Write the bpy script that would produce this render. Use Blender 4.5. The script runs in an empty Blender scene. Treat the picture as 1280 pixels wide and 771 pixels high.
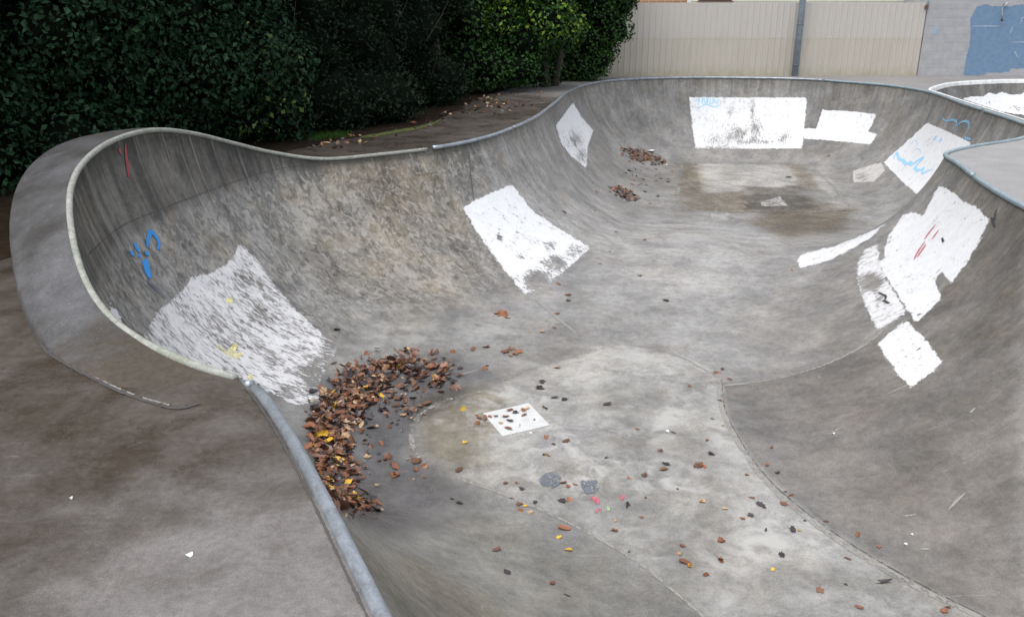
import bpy, bmesh, math, random
import numpy as np
from mathutils import Vector, Matrix
from mathutils.bvhtree import BVHTree
from mathutils.geometry import delaunay_2d_cdt

random.seed(7); rng = np.random.default_rng(7)
C = bpy.context.scene.collection
SC = bpy.context.scene

# ------------------------------------------------------------------ camera model
F = 1050.0; PITCH = math.radians(19.5); EYE = 1.6
CP, SP = math.cos(PITCH), math.sin(PITCH)
def ray(u, v):
    r = (u - 640) / F; d = (v - 385.5) / F
    return np.array([r, CP - d * SP, -SP - d * CP])
def at(u, v, z=0.0):
    R = ray(u, v); s = (z - EYE) / R[2]
    return np.array([R[0] * s, R[1] * s])
def atY(u, v, Y):
    R = ray(u, v); s = Y / R[1]
    return np.array([R[0] * s, Y, EYE + R[2] * s])

cam = bpy.data.objects.new('camera', bpy.data.cameras.new('camera'))
C.objects.link(cam); SC.camera = cam
cam.location = (0, 0, EYE); cam.rotation_euler = (math.pi / 2 - PITCH, 0, 0)
cam.data.sensor_width = 36; cam.data.lens = 36 * F / 1280
cam.data.clip_start = 0.05; cam.data.clip_end = 1000

# ------------------------------------------------------------------ helpers
def tag(o, label=None, cat=None, group=None, kind=None):
    if label: o['label'] = label
    if cat: o['category'] = cat
    if group: o['group'] = group
    if kind: o['kind'] = kind
    return o
def empty(name, label, cat, loc=(0, 0, 0), group=None):
    o = bpy.data.objects.new(name, None); C.objects.link(o); o.location = loc
    return tag(o, label, cat, group)
def mesh_obj(name, V, Fc, mat=None, parent=None, smooth=False):
    me = bpy.data.meshes.new(name)
    V = np.asarray(V, dtype=float)
    if parent is not None: V = V - np.array(parent.matrix_world.translation if parent.parent else parent.location)
    me.from_pydata(V.tolist(), [], [list(map(int, f)) for f in Fc])
    if smooth: me.polygons.foreach_set('use_smooth', [True] * len(me.polygons))
    me.update()
    if mat: me.materials.append(mat)
    o = bpy.data.objects.new(name, me); C.objects.link(o)
    if parent is not None: o.parent = parent
    return o
def big_mesh(name, V, Fc, mat=None, parent=None, smooth=False, offset=None):
    """fast path: Fc is an (n,k) array of equal-size faces"""
    me = bpy.data.meshes.new(name)
    V = np.asarray(V, np.float32)
    if parent is not None: V = V - np.array(parent.location, np.float32)
    Fc = np.asarray(Fc, np.int32); n, k = Fc.shape
    me.vertices.add(len(V)); me.vertices.foreach_set('co', V.ravel())
    me.loops.add(n * k); me.loops.foreach_set('vertex_index', Fc.ravel())
    me.polygons.add(n); me.polygons.foreach_set('loop_start', np.arange(n, dtype=np.int32) * k)
    me.polygons.foreach_set('use_smooth', np.full(n, smooth))
    me.update(calc_edges=True); me.validate()
    if mat: me.materials.append(mat)
    o = bpy.data.objects.new(name, me); C.objects.link(o)
    if parent is not None: o.parent = parent
    return o
def attr(o, name, vals):
    a = o.data.attributes.new(name, 'FLOAT', 'POINT'); a.data.foreach_set('value', np.asarray(vals, np.float32))
def cattr(o, name, rgb):
    a = o.data.attributes.new(name, 'FLOAT_COLOR', 'POINT')
    rgb = np.asarray(rgb, np.float32); a.data.foreach_set('color', np.c_[rgb, np.ones(len(rgb), np.float32)].ravel())
class MB:
    def __init__(s): s.V = []; s.F = []
    def add(s, V, Fc):
        n = len(s.V); s.V += [tuple(v) for v in V]; s.F += [[i + n for i in f] for f in Fc]; return s
    def box(s, x0, x1, y0, y1, z0, z1):
        V = [(x0,y0,z0),(x1,y0,z0),(x1,y1,z0),(x0,y1,z0),(x0,y0,z1),(x1,y0,z1),(x1,y1,z1),(x0,y1,z1)]
        return s.add(V, [(0,3,2,1),(4,5,6,7),(0,1,5,4),(1,2,6,5),(2,3,7,6),(3,0,4,7)])
    def tube(s, P, r, n=10, closed=False, cap=True):
        P = [Vector(p) for p in P]; m = len(P); rs = r if hasattr(r, '__len__') else [r] * m
        V = []; Fc = []
        for i, p in enumerate(P):
            a = P[(i - 1) % m] if (i > 0 or closed) else p; b = P[(i + 1) % m] if (i < m - 1 or closed) else p
            t = (b - a).normalized()
            up = Vector((0, 0, 1)) if abs(t.z) < .9 else Vector((0, 1, 0))
            x = t.cross(up).normalized(); y = x.cross(t).normalized()
            for k in range(n):
                an = 2 * math.pi * k / n
                V.append(p + x * (math.cos(an) * rs[i]) + y * (math.sin(an) * rs[i]))
        for i in range(m if closed else m - 1):
            j = (i + 1) % m
            for k in range(n):
                k2 = (k + 1) % n
                Fc.append((i * n + k, i * n + k2, j * n + k2, j * n + k))
        if cap and not closed:
            Fc.append(tuple(range(n - 1, -1, -1))); Fc.append(tuple((m - 1) * n + k for k in range(n)))
        return s.add(V, Fc)
    def build(s, name, mat, parent=None, smooth=False): return mesh_obj(name, s.V, s.F, mat, parent, smooth)

def catmull(K, closed=True, step=0.04, dist_cols=(0, 1)):
    """K: (n,m) keys. centripetal-like resampling using the plan distance of the first columns."""
    K = np.asarray(K, float); n = len(K); out = []; seg = []
    rngs = range(n) if closed else range(n - 1)
    for i in rngs:
        p1, p2 = K[i], K[(i + 1) % n]
        p0 = K[(i - 1) % n] if (closed or i > 0) else 2 * p1 - p2
        p3 = K[(i + 2) % n] if (closed or i < n - 2) else 2 * p2 - p1
        d = lambda a, b: max(np.hypot(*(a - b)[list(dist_cols)]), 1e-3) ** .5
        t0 = 0; t1 = d(p0, p1); t2 = t1 + d(p1, p2); t3 = t2 + d(p2, p3)
        L = np.hypot(*(p1 - p2)[list(dist_cols)]); m = max(2, int(round(L / step)))
        for q in range(m):
            t = t1 + (t2 - t1) * q / m
            A1 = (t1 - t) / (t1 - t0) * p0 + (t - t0) / (t1 - t0) * p1
            A2 = (t2 - t) / (t2 - t1) * p1 + (t - t1) / (t2 - t1) * p2
            A3 = (t3 - t) / (t3 - t2) * p2 + (t - t2) / (t3 - t2) * p3
            B1 = (t2 - t) / (t2 - t0) * A1 + (t - t0) / (t2 - t0) * A2
            B2 = (t3 - t) / (t3 - t1) * A2 + (t - t1) / (t3 - t1) * A3
            out.append((t2 - t) / (t2 - t1) * B1 + (t - t1) / (t2 - t1) * B2); seg.append(i + q / m)
    if not closed: out.append(K[-1]); seg.append(n - 1)
    return np.array(out), np.array(seg)

def poly_sdf(P, pts):
    """signed distance (positive inside) of pts to polygon P, both 2-D"""
    P = np.asarray(P, float); d2 = np.full(len(pts), 1e9); ins = np.zeros(len(pts), bool)
    for i in range(len(P)):
        a, b = P[i], P[(i + 1) % len(P)]; ab = b - a
        t = np.clip(((pts - a) @ ab) / max(ab @ ab, 1e-9), 0, 1)
        q = a + t[:, None] * ab; d2 = np.minimum(d2, ((pts - q) ** 2).sum(1))
        c = ((a[1] > pts[:, 1]) != (b[1] > pts[:, 1]))
        with np.errstate(divide='ignore', invalid='ignore'):
            xx = (b[0] - a[0]) * (pts[:, 1] - a[1]) / (b[1] - a[1]) + a[0]
        ins ^= c & (pts[:, 0] < xx)
    d = np.sqrt(d2); return np.where(ins, d, -d)
def sstep(a, b, x):
    t = np.clip((x - a) / (b - a), 0, 1); return t * t * (3 - 2 * t)

# ------------------------------------------------------------------ materials
class N:
    """tiny node builder"""
    def __init__(s, name):
        s.m = bpy.data.materials.new(name); s.m.use_nodes = True
        s.t = s.m.node_tree; s.t.nodes.clear()
        s.out = s.t.nodes.new('ShaderNodeOutputMaterial')
        s.b = s.t.nodes.new('ShaderNodeBsdfPrincipled'); s.link(s.b.outputs[0], s.out.inputs[0])
    def link(s, a, b): s.t.links.new(a, b)
    def put(s, sock, v):
        if hasattr(v, 'is_output'): s.link(v, sock)
        elif isinstance(v, (tuple, list)) and len(v) == 3 and sock.type == 'RGBA': sock.default_value = (*v, 1)
        else: sock.default_value = v
    def node(s, typ, ins=None, **kw):
        n = s.t.nodes.new(typ)
        for k, v in kw.items(): setattr(n, k, v)
        for k, v in (ins or {}).items(): s.put(n.inputs[k], v)
        return n
    def math(s, op, a, b=0.0, c=0.0, clamp=False):
        n = s.t.nodes.new('ShaderNodeMath'); n.operation = op; n.use_clamp = clamp
        s.put(n.inputs[0], a); s.put(n.inputs[1], b); s.put(n.inputs[2], c); return n.outputs[0]
    def obj(s): return s.node('ShaderNodeTexCoord').outputs['Object']
    def at(s, name, out='Fac'): return s.node('ShaderNodeAttribute', attribute_name=name).outputs[out]
    def map(s, vec, scale=(1, 1, 1), rot=(0, 0, 0), loc=(0, 0, 0)):
        return s.node('ShaderNodeMapping', {'Vector': vec, 'Scale': scale, 'Rotation': rot, 'Location': loc}).outputs[0]
    def noise(s, vec, scale, detail=5, rough=.55, dist=0.0):
        return s.node('ShaderNodeTexNoise', {'Vector': vec, 'Scale': scale, 'Detail': detail, 'Roughness': rough, 'Distortion': dist}).outputs[0]
    def rng(s, v, a, b, c, d, smooth=False):
        n = s.node('ShaderNodeMapRange', interpolation_type='SMOOTHSTEP' if smooth else 'LINEAR')
        for i, x in enumerate((v, a, b, c, d)): s.put(n.inputs[i], x)
        return n.outputs[0]
    def mix(s, f, a, b, typ='MIX'):
        n = s.t.nodes.new('ShaderNodeMix'); n.data_type = 'RGBA'; n.blend_type = typ
        s.put(n.inputs[0], f); s.put(n.inputs[6], a); s.put(n.inputs[7], b); return n.outputs[2]
    def scale(s, col, f):
        n = s.t.nodes.new('ShaderNodeVectorMath'); n.operation = 'SCALE'
        s.put(n.inputs[0], col); s.put(n.inputs[3], f); return n.outputs[0]
    def set(s, **kw):
        names = {'color': 'Base Color', 'rough': 'Roughness', 'metal': 'Metallic', 'spec': 'Specular IOR Level', 'normal': 'Normal', 'alpha': 'Alpha'}
        for k, v in kw.items(): s.put(s.b.inputs[names[k]], v)
        return s
    def bump(s, h, strength=.3, dist=.01):
        n = s.node('ShaderNodeBump', {'Height': h, 'Strength': strength, 'Distance': dist}); return n.outputs[0]

def concrete_bowl():
    m = N('bowl_concrete'); P = m.obj()
    uv = m.node('ShaderNodeUVMap', uv_map='wall').outputs[0]
    tint = m.at('tint', 'Color'); streak = m.at('streak'); chalk = m.at('chalk'); wet = m.at('wet'); spots = m.at('spots')
    n0 = m.rng(m.noise(P, .55, 4, .6), .36, .64, .84, 1.16)
    n1 = m.rng(m.noise(P, 2.3, 7, .62, .4), .36, .64, .76, 1.24)
    n2 = m.rng(m.noise(P, 13, 10, .8), .36, .64, .80, 1.20)
    n3 = m.rng(m.noise(P, 95, 5, .8), .35, .65, .76, 1.24)
    f = m.math('MULTIPLY', m.math('MULTIPLY', n0, n1), m.math('MULTIPLY', n2, n3))
    # drips and wash marks running down the walls
    st = m.noise(m.map(uv, (5.5, .75, 1)), 1.0, 10, .74, .7)
    sf = m.rng(st, .34, .66, .6, 1.25)
    f = m.math('MULTIPLY', f, m.math('ADD', m.math('MULTIPLY', m.math('SUBTRACT', sf, 1.0), streak), 1.0))
    # scuffs following the line of travel
    sc = m.noise(m.map(P, (3.2, 5, 4), rot=(0, 0, .5)), 1.0, 10, .8, .6)
    scf = m.rng(sc, .36, .64, .9, 1.1)
    f = m.math('MULTIPLY', f, scf)
    base = m.mix(m.rng(m.noise(P, 1.3, 5, .6), .35, .65, 0, 1), (.186, .179, .168), (.182, .181, .178))
    # warm algae/soil bloom
    base = m.mix(m.math('MULTIPLY', m.rng(m.noise(P, 3.1, 6, .65), .5, .72, 0, .75), m.rng(streak, 0, 1, .35, 1)), base, (.185, .158, .115))
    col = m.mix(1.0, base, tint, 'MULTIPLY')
    col = m.scale(col, f)
    # damp runs hanging from the lip
    dr = m.noise(m.map(uv, (8, .22, 1), loc=(7, 2, 0)), 1.0, 8, .7, .3)
    dk = m.math('MULTIPLY', m.rng(dr, .47, .57, 0, 1, True), m.at('drip'))
    col = m.mix(m.math('MULTIPLY', dk, .75), col, m.scale(col, .42))
    dl = m.math('MULTIPLY', m.rng(m.noise(m.map(uv, (11, .3, 1), loc=(1, 8, 0)), 1.0, 8, .7, .3), .55, .63, 0, 1), m.at('drip'))
    col = m.mix(m.math('MULTIPLY', dl, .5), col, (.27, .265, .25))
    # leopard spots, elongated down the wall
    v = m.noise(m.map(uv, (7.0, 5.2, 1)), 1.0, 4, .6, 1.5)
    sp = m.rng(v, .505, .56, 0, 1)
    col = m.mix(m.math('MULTIPLY', sp, m.math('MULTIPLY', spots, .7)), col, m.scale(col, .42))
    v2 = m.rng(m.noise(m.map(uv, (11, 8, 1), loc=(3, 5, 0)), 1.0, 6, .68, 1.4), .5, .62, 0, 1)
    col = m.mix(m.math('MULTIPLY', v2, m.math('MULTIPLY', spots, .65)), col, (.35, .335, .31))
    # chalky bloom
    ch = m.rng(m.noise(P, 4.2, 9, .72, .6), .46, .60, 0, 1)
    ch2 = m.rng(m.noise(P, 1.1, 4, .6), .36, .56, 0, 1)
    col = m.mix(m.math('MULTIPLY', m.math('MULTIPLY', ch, ch2), chalk), col, (.385, .378, .36))
    # hairline crazing and thin scratches
    vo = m.node('ShaderNodeTexVoronoi', {'Vector': m.node('ShaderNodeVectorMath', {0: P, 1: m.scale(m.node('ShaderNodeTexNoise', {'Vector': P, 'Scale': 3.0, 'Detail': 5}).outputs['Color'], .5)}, operation='ADD').outputs[0], 'Scale': 1.9}, feature='DISTANCE_TO_EDGE').outputs[0]
    cr = m.math('MULTIPLY', m.rng(vo, .0, .006, .5, 0), m.rng(m.noise(P, .8, 3, .5), .5, .6, 0, 1))
    col = m.mix(cr, col, (.07, .065, .06))
    s1 = m.rng(m.noise(m.map(P, (2, 30, 6), rot=(0, 0, .8)), 1, 5, .7, .35), .63, .69, 0, .45)
    s2 = m.rng(m.noise(m.map(P, (28, 2, 6), rot=(0, 0, .25)), 1, 5, .7, .35), .64, .70, 0, .4)
    col = m.mix(m.math('MULTIPLY', m.math('MAXIMUM', s1, s2), m.rng(m.noise(P, 1.5, 3, .5), .42, .58, 0, 1)), col, (.36, .35, .325))
    # grit: tiny pale specks
    g = m.rng(m.noise(P, 210, 2, .5), .72, .78, 0, .5)
    col = m.mix(g, col, (.45, .43, .4))
    # wet
    col = m.scale(col, m.rng(wet, 0, 1, 1, .55))
    rough = m.math('SUBTRACT', m.rng(n2, .86, 1.14, .66, .46), m.math('MULTIPLY', wet, .36))
    h = m.math('ADD', m.noise(P, 140, 4, .7), m.math('MULTIPLY', m.noise(P, 18, 5, .6), .8))
    return m.set(color=col, rough=rough, spec=.4, normal=m.bump(h, .22, .006)).m

def concrete_deck():
    m = N('deck_concrete'); P = m.obj()
    n0 = m.rng(m.noise(P, .8, 6, .62, .3), .3, .7, .86, 1.14)
    n1 = m.rng(m.noise(P, 4.5, 8, .7), .36, .64, .92, 1.08)
    n2 = m.rng(m.noise(P, 34, 8, .78), .36, .64, .8, 1.2)
    n3 = m.rng(m.noise(P, 200, 3, .7), .36, .64, .8, 1.2)
    f = m.math('MULTIPLY', m.math('MULTIPLY', n0, n1), m.math('MULTIPLY', n2, n3))
    # damp brown film away from the coping, patchy
    d1 = m.node('ShaderNodeVectorMath', {0: P, 1: (-2.95, 3.7, 0)}, operation='DISTANCE').outputs['Value']
    d2 = m.node('ShaderNodeVectorMath', {0: m.map(P, (1, .75, 1)), 1: (-.9, 9.2, 0)}, operation='DISTANCE').outputs['Value']
    d3 = m.node('ShaderNodeVectorMath', {0: P, 1: (-1.12, 3.18, 0)}, operation='DISTANCE').outputs['Value']
    jit = m.rng(m.noise(P, 1.6, 6, .65), .3, .7, -.7, .7)
    w1 = m.rng(m.math('ADD', d1, jit), 1.6, 3.5, 1, 0, True)
    w2 = m.rng(m.math('ADD', d2, jit), 2.8, 5.6, 1, 0, True)
    w3 = m.math('MULTIPLY', m.rng(m.math('ADD', d3, m.math('MULTIPLY', jit, .3)), .05, .42, 1, 0, True), .55)
    w = m.math('MAXIMUM', m.math('MAXIMUM', w1, w2), w3)
    blot = m.rng(m.noise(P, 3, 9, .78, .4), .36, .6, .74, 1)
    w = m.math('MULTIPLY', w, blot, clamp=True)
    col = m.mix(m.math('MULTIPLY', w, .92), (.195, .186, .181), (.040, .029, .018))
    far = m.node('ShaderNodeSeparateXYZ', {0: P})
    col = m.scale(col, f)
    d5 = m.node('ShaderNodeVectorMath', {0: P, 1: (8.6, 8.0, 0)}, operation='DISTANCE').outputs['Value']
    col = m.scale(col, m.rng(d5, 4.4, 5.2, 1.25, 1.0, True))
    g = m.rng(m.noise(P, 150, 2, .5), .7, .76, 0, .45)
    col = m.mix(g, col, (.42, .4, .38))
    # thin pale scratches
    s1 = m.rng(m.noise(m.map(P, (2.2, 26, 1), rot=(0, 0, .9)), 1, 4, .6, .3), .68, .73, 0, .3)
    col = m.mix(s1, col, (.36, .35, .33))
    pud = m.rng(m.noise(P, .9, 5, .6, .4), .47, .57, 0, 1, True)
    d4 = m.node('ShaderNodeVectorMath', {0: P, 1: (8.2, 9.0, 0)}, operation='DISTANCE').outputs['Value']
    w4 = m.math('MULTIPLY', m.rng(d4, 2.0, 7.0, 1, 0, True), m.rng(m.noise(P, 1.2, 5, .6), .3, .6, .6, 1.2))
    wetg = m.math('MAXIMUM', m.math('MULTIPLY', w, pud), w4)
    rough = m.math('SUBTRACT', .68, m.math('ADD', m.math('MULTIPLY', w, .2), m.math('MULTIPLY', wetg, .26)))
    h = m.math('ADD', m.noise(P, 170, 4, .7), m.math('MULTIPLY', m.noise(P, 30, 5, .6), .7))
    return m.set(color=col, rough=rough, spec=.4, normal=m.bump(h, .2, .005)).m

def paint(name, colr, streaky=(1, .6, 1), sc=22, rough=.55, dirt=.4, jit=1.0):
    """chipped, worn masonry paint: alpha cut from the 'edge' (metres inside the outline) and 'wear' attributes"""
    m = N(name); P = m.node('ShaderNodeUVMap', uv_map='flat').outputs[0]; e = m.at('edge'); w = m.at('wear')
    j = m.math('ADD', m.rng(m.noise(P, 42, 6, .8), .35, .65, -.016 * jit, .012 * jit), m.rng(m.noise(P, 9, 4, .7), .35, .65, -.02 * jit, .012 * jit))
    a1 = m.rng(m.math('ADD', e, j), -.002, .002, 0, 1)
    n = m.math('ADD', m.math('MULTIPLY', m.noise(m.map(P, streaky), sc * 2.4, 6, .75, .3), .5),
               m.math('ADD', m.math('MULTIPLY', m.noise(m.map(P, streaky, loc=(5, 2, 0)), sc * .75, 6, .7, .6), .3), m.math('MULTIPLY', m.noise(m.map(P, (1, .5, 1), loc=(1, 9, 0)), sc * .2, 4, .65, .6), .2)))
    a2 = m.rng(m.math('SUBTRACT', m.rng(n, .38, .62, 0, 1), w), -.06, .06, 0, 1)
    al = m.math('MULTIPLY', a1, a2)
    dn = m.rng(m.noise(P, 9, 8, .7), .42, .74, 0, dirt)
    c = m.mix(dn, colr, tuple(x * .62 for x in colr))
    c = m.mix(m.rng(m.noise(P, 3, 3, .5), .5, .8, 0, .3), c, tuple(x * y for x, y in zip(colr, (.97, .96, .9))))
    m.set(color=c, rough=rough, spec=.4, alpha=al, normal=m.bump(m.noise(P, 90, 4, .6), .12, .004)); return m.m

def simple(name, col, rough=.6, var=.2, sc=8, metal=0, spec=.4, bump=.1, map_scale=(1, 1, 1)):
    m = N(name); P = m.map(m.obj(), map_scale)
    f = m.math('MULTIPLY', m.rng(m.noise(P, sc, 6, .65), .3, .7, 1 - var, 1 + var), m.rng(m.noise(P, sc * 9, 4, .65), .3, .7, 1 - var * .5, 1 + var * .5))
    return m.set(color=m.scale(tuple(col), f), rough=rough, metal=metal, spec=spec, normal=m.bump(m.noise(P, sc * 6, 4, .6), bump, .01)).m

def leafmat(name, c1, c2, rough=.42, spec=.3, trans=True):
    spec = spec * .5
    m = N(name)
    r = m.node('ShaderNodeNewGeometry').outputs['Random Per Island']
    cl = m.rng(m.noise(m.obj(), 1.7, 3, .6), .35, .65, 0, 1)
    c = m.mix(m.math('POWER', r, 1.8), c1, c2); c = m.mix(m.math('MULTIPLY', cl, .7), c, tuple(x * .6 + y * .4 for x, y in zip(c1, c2)))
    return m.set(color=c, rough=rough, spec=spec).m

M = {}
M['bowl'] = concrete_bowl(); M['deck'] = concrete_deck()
M['white'] = paint('white_paint', (.64, .65, .665), sc=17); M['white_streaky'] = paint('worn_white_paint', (.62, .62, .63), (1.5, .42, 1), 15, dirt=.6)
M['white_far'] = paint('far_white_paint', (.64, .65, .665), (1.7, .45, 1), sc=26)
M['chalkp'] = paint('faded_white_paint', (.46, .45, .43), sc=30)
M['blue'] = paint('sky_blue_spray', (.03, .25, .64), sc=26, jit=.2); M['lblue'] = paint('pale_blue_spray', (.28, .56, .85), sc=30, jit=.2)
M['dblue'] = paint('thin_blue_spray', (.16, .33, .47), sc=30, jit=.2); M['red'] = paint('red_spray', (.30, .05, .06), sc=30, jit=.2)
M['pink'] = paint('pink_paint', (.50, .13, .17), sc=28, jit=.2); M['yellow'] = paint('yellow_paint', (.80, .72, .30), sc=28, jit=.2)
M['slate'] = paint('slate_blue_paint', (.14, .155, .185), sc=24, jit=.2); M['black'] = paint('black_marks', (.04, .04, .045), sc=30, jit=.2)
M['green'] = paint('pale_green_paint', (.30, .40, .22), sc=28, jit=.2)
M['seam'] = paint('pale_joint_line', (.265, .255, .235), sc=14, jit=.2); M['dseam'] = paint('dark_joint_line', (.075, .07, .066), sc=14, jit=.2)
M['steel'] = simple('galvanised_steel', (.30, .33, .365), .36, .35, 9, .5, bump=.05)
M['teal_steel'] = simple('weathered_blue_grey_steel', (.25, .32, .35), .45, .22, 7, .3, bump=.05)
M['edge'] = paint('painted_concrete_edge_paint', (.62, .64, .60), sc=26)
m = N('mossy_painted_edge'); P = m.obj()
cc = m.mix(m.rng(m.noise(P, 26, 8, .75), .36, .68, 0, 1), (.38, .39, .36), (.18, .185, .16))
cc = m.mix(m.rng(m.noise(P, 5, 5, .6), .52, .7, 0, .6), cc, (.17, .20, .13))
M['edge'] = m.set(color=cc, rough=.75, normal=m.bump(m.noise(P, 60, 5, .7), .4, .01)).m
m = N('raised_block_concrete'); P = m.obj()
cc = m.scale(m.mix(m.rng(m.noise(P, 1.6, 6, .62, .4), .38, .64, 0, 1), (.105, .105, .112), (.058, .056, .054)),
             m.math('MULTIPLY', m.rng(m.noise(P, 9, 8, .7), .3, .7, .8, 1.2), m.rng(m.noise(P, 120, 4, .7), .3, .7, .82, 1.18)))
cc = m.mix(m.rng(m.noise(P, 120, 2, .5), .7, .75, 0, .5), cc, (.5, .48, .45))
cc = m.mix(m.rng(m.math('ADD', m.at('damp'), m.rng(m.noise(P, 5, 6, .7), .3, .7, -.35, .35)), .25, .75, 0, .9), cc, m.scale((.062, .049, .034), m.rng(m.noise(P, 30, 6, .75), .35, .65, .75, 1.25)))
cc = m.scale(cc, m.rng(m.noise(P, 55, 7, .8), .36, .64, .8, 1.2))
M['block'] = m.set(color=cc, rough=m.rng(m.noise(P, 2, 4, .6), .35, .65, .38, .62), spec=.45, normal=m.bump(m.noise(P, 90, 5, .7), .25, .006)).m

# ------------------------------------------------------------------ skate bowl surface (a loft: rim > foot > spine)
def zfloor(x, y):
    t = y + .18 * (x - 2.5)
    return -1.5 + .13 * np.exp(-((t - 10.6) / 2.0) ** 2) - .33 * sstep(10.5, 15.5, t)
# key: rim x, y, z | foot x, y | spine x, y | wall steepness (deg)
K = []
def key(rim, z, foot, spine, th=70): K.append([rim[0], rim[1], z, foot[0], foot[1], spine[0], spine[1], th])
A = at
S0, S1, S2, S3, S4, S5, S6 = (2.7, -1.6), (2.0, 1.5), (1.7, 3.6), (.6, 5.9), (1.0, 6.9), (2.6, 11.0), (4.7, 16.5)
key((2.0, -2.9), 0, (2.5, -1.7), S0); key((1.15, -1.2), 0, (2.2, -.3), S0)
key((.55, .1), 0, (2.0, .9), S1)
key(A(475, 771), 0, (1.35, 2.55), (1.9, 2.7)); key(A(400, 620), 0, (.95, 3.55), S2); key(A(350, 530), 0, (.45, 4.3), (1.2, 4.9))
key(A(318, 487), 0, (-.1, 4.95), S3, 72); key(A(300, 475), 0, (-.55, 5.25), S3, 74)
key(A(240, 455, .02), .02, (-.86, 5.45), S3, 77); key(A(180, 428, .06), .06, (-1.04, 5.6), S3, 78); key(A(135, 395, .11), .11, (-1.15, 5.75), S3, 80)
key(A(105, 350, .19), .19, (-1.24, 5.9), S3, 80); key(A(88, 290, .33), .33, (-1.27, 6.1), S3, 80); key(A(87, 235, .48), .48, (-1.27, 6.3), S3, 80)
key(A(105, 200, .57), .57, (-1.22, 6.45), S3, 80); key(A(140, 175, .63), .63, (-1.14, 6.62), S3, 80); key(A(190, 162, .62), .62, (-1.0, 6.85), S3, 80)
key(A(240, 166, .5), .5, (-.85, 7.05), S3, 80); key(A(290, 178, .32), .32, (-.68, 7.25), S3, 79); key(A(340, 190, .14), .14, (-.48, 7.45), S3, 77)
key(A(400, 198, .02), .02, (-.2, 7.7), S4, 74); key(A(470, 193), 0, (.25, 8.1), S4, 72); key(A(560, 182), 0, (.85, 8.9), S4, 70)
key(A(606, 172), 0, (1.35, 9.9), S5); key(A(640, 160), 0, (1.75, 11.3), S5); key(A(668, 147), 0, (2.2, 13.0), S5)
key(A(690, 131), 0, (2.7, 15.4), (3.6, 14.5)); key(A(712, 114), 0, (3.1, 17.6), S6); key(A(735, 105.5), 0, (3.4, 18.7), S6); key(A(775, 100), 0, (3.8, 19.5), S6)
key(A(860, 97.3), 0, (4.6, 20.0), S6); key(A(1000, 99), 0, (6.3, 19.75), S6); key(A(1064, 103.2), 0, (6.8, 19.0), S6)
key(A(1110, 107), 0, (7.0, 18.3), S6); key(A(1158, 114.4), 0, (6.95, 17.2), S6); key(A(1208, 131), 0, (6.55, 15.9), S6)
key(A(1277, 153.6), 0, (6.0, 14.4), S6); key((7.5, 12.2), 0, (5.5, 13.3), (3.9, 14.6)); key((6.75, 11.25), 0, (4.7, 12.3), (2.9, 12.2)); key((5.75, 10.55), 0, (3.9, 11.3), S5)
key((5.28, 10.15), 0, (3.3, 10.5), S5); key(A(1182, 194), 0, (2.9, 9.8), S5); key((4.95, 9.3), 0, (2.55, 9.0), S5); key((4.62, 8.1), 0, (2.15, 7.9), S4)
key((4.42, 7.0), 0, (1.9, 6.9), S4); key((4.35, 5.6), 0, (1.78, 5.7), (1.0, 6.2)); key((4.5, 4.2), 0, (2.1, 4.4), (1.4, 5.0))
key((4.8, 2.8), 0, (2.75, 3.3), S2); key((5.0, .6), 0, (3.1, 1.1), S1); key((4.7, -1.8), 0, (3.1, -1.0), S0); key((3.4, -3.1), 0, (2.9, -1.7), S0)
Rk, seg = catmull(K, True, .045)
nu = len(Rk); NV = 46; NF = 16
rim = Rk[:, :3]; foot = Rk[:, 3:5]; spine = Rk[:, 5:7]; th = np.radians(Rk[:, 7])
def key_u(i): return int(np.argmin(np.abs(seg - (i % len(K)))))
rows = []
zf = zfloor(foot[:, 0], foot[:, 1])
for v in range(NV + 1):
    ph = th * (1 - v / NV); h = np.sin(ph) / np.sin(th); hh = (1 - np.cos(ph)) / (1 - np.cos(th))
    xy = foot + (rim[:, :2] - foot) * h[:, None]
    rows.append(np.c_[xy, zf + (rim[:, 2] - zf) * hh])
G = np.array(rows)                       # (rows, nu, 3)
# a little hand-trowelled unevenness
NR = len(G)
def low_noise(x, y): return np.sin(x * 1.7 + 1.3 * np.sin(y * .9)) * np.sin(y * 1.3 + .7 * np.sin(x * 1.1))
w_in = np.minimum(np.arange(NR) / 10, 1)[:, None]
G[:, :, 2] += .012 * low_noise(G[:, :, 0] * 1.2, G[:, :, 1] * 1.2) * w_in
V = G.reshape(-1, 3)
ii = np.arange(nu); jj = (ii + 1) % nu
Q = np.concatenate([np.c_[r * nu + ii, (r + 1) * nu + ii, (r + 1) * nu + jj, r * nu + jj] for r in range(NR - 1)])
fp = foot[::2]
gx, gy = np.meshgrid(np.arange(-2, 9, .06), np.arange(-3, 21, .06)); gp = np.c_[gx.ravel(), gy.ravel()] + rng.uniform(-.012, .012, (gx.size, 2))
gp = gp[poly_sdf(fp, gp) > .05]
cd = delaunay_2d_cdt([Vector(p) for p in fp] + [Vector(p) for p in gp], [(i, (i + 1) % len(fp)) for i in range(len(fp))], [], 1, 1e-4)
fvx = np.array([(p[0], p[1]) for p in cd[0]]); NW = len(V)
zz = zfloor(fvx[:, 0], fvx[:, 1]) + .012 * low_noise(fvx[:, 0] * 1.2, fvx[:, 1] * 1.2)
V = np.r_[V, np.c_[fvx, zz]]
TR = np.array([list(t) for t in cd[2]]) + NW
Q = np.r_[Q, np.c_[TR, TR[:, 2]]]
bowl = empty('skate_bowl', 'large grey concrete skate bowl with white paint patches and a steel edged rim', 'skate bowl', (0, 0, 0))
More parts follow.
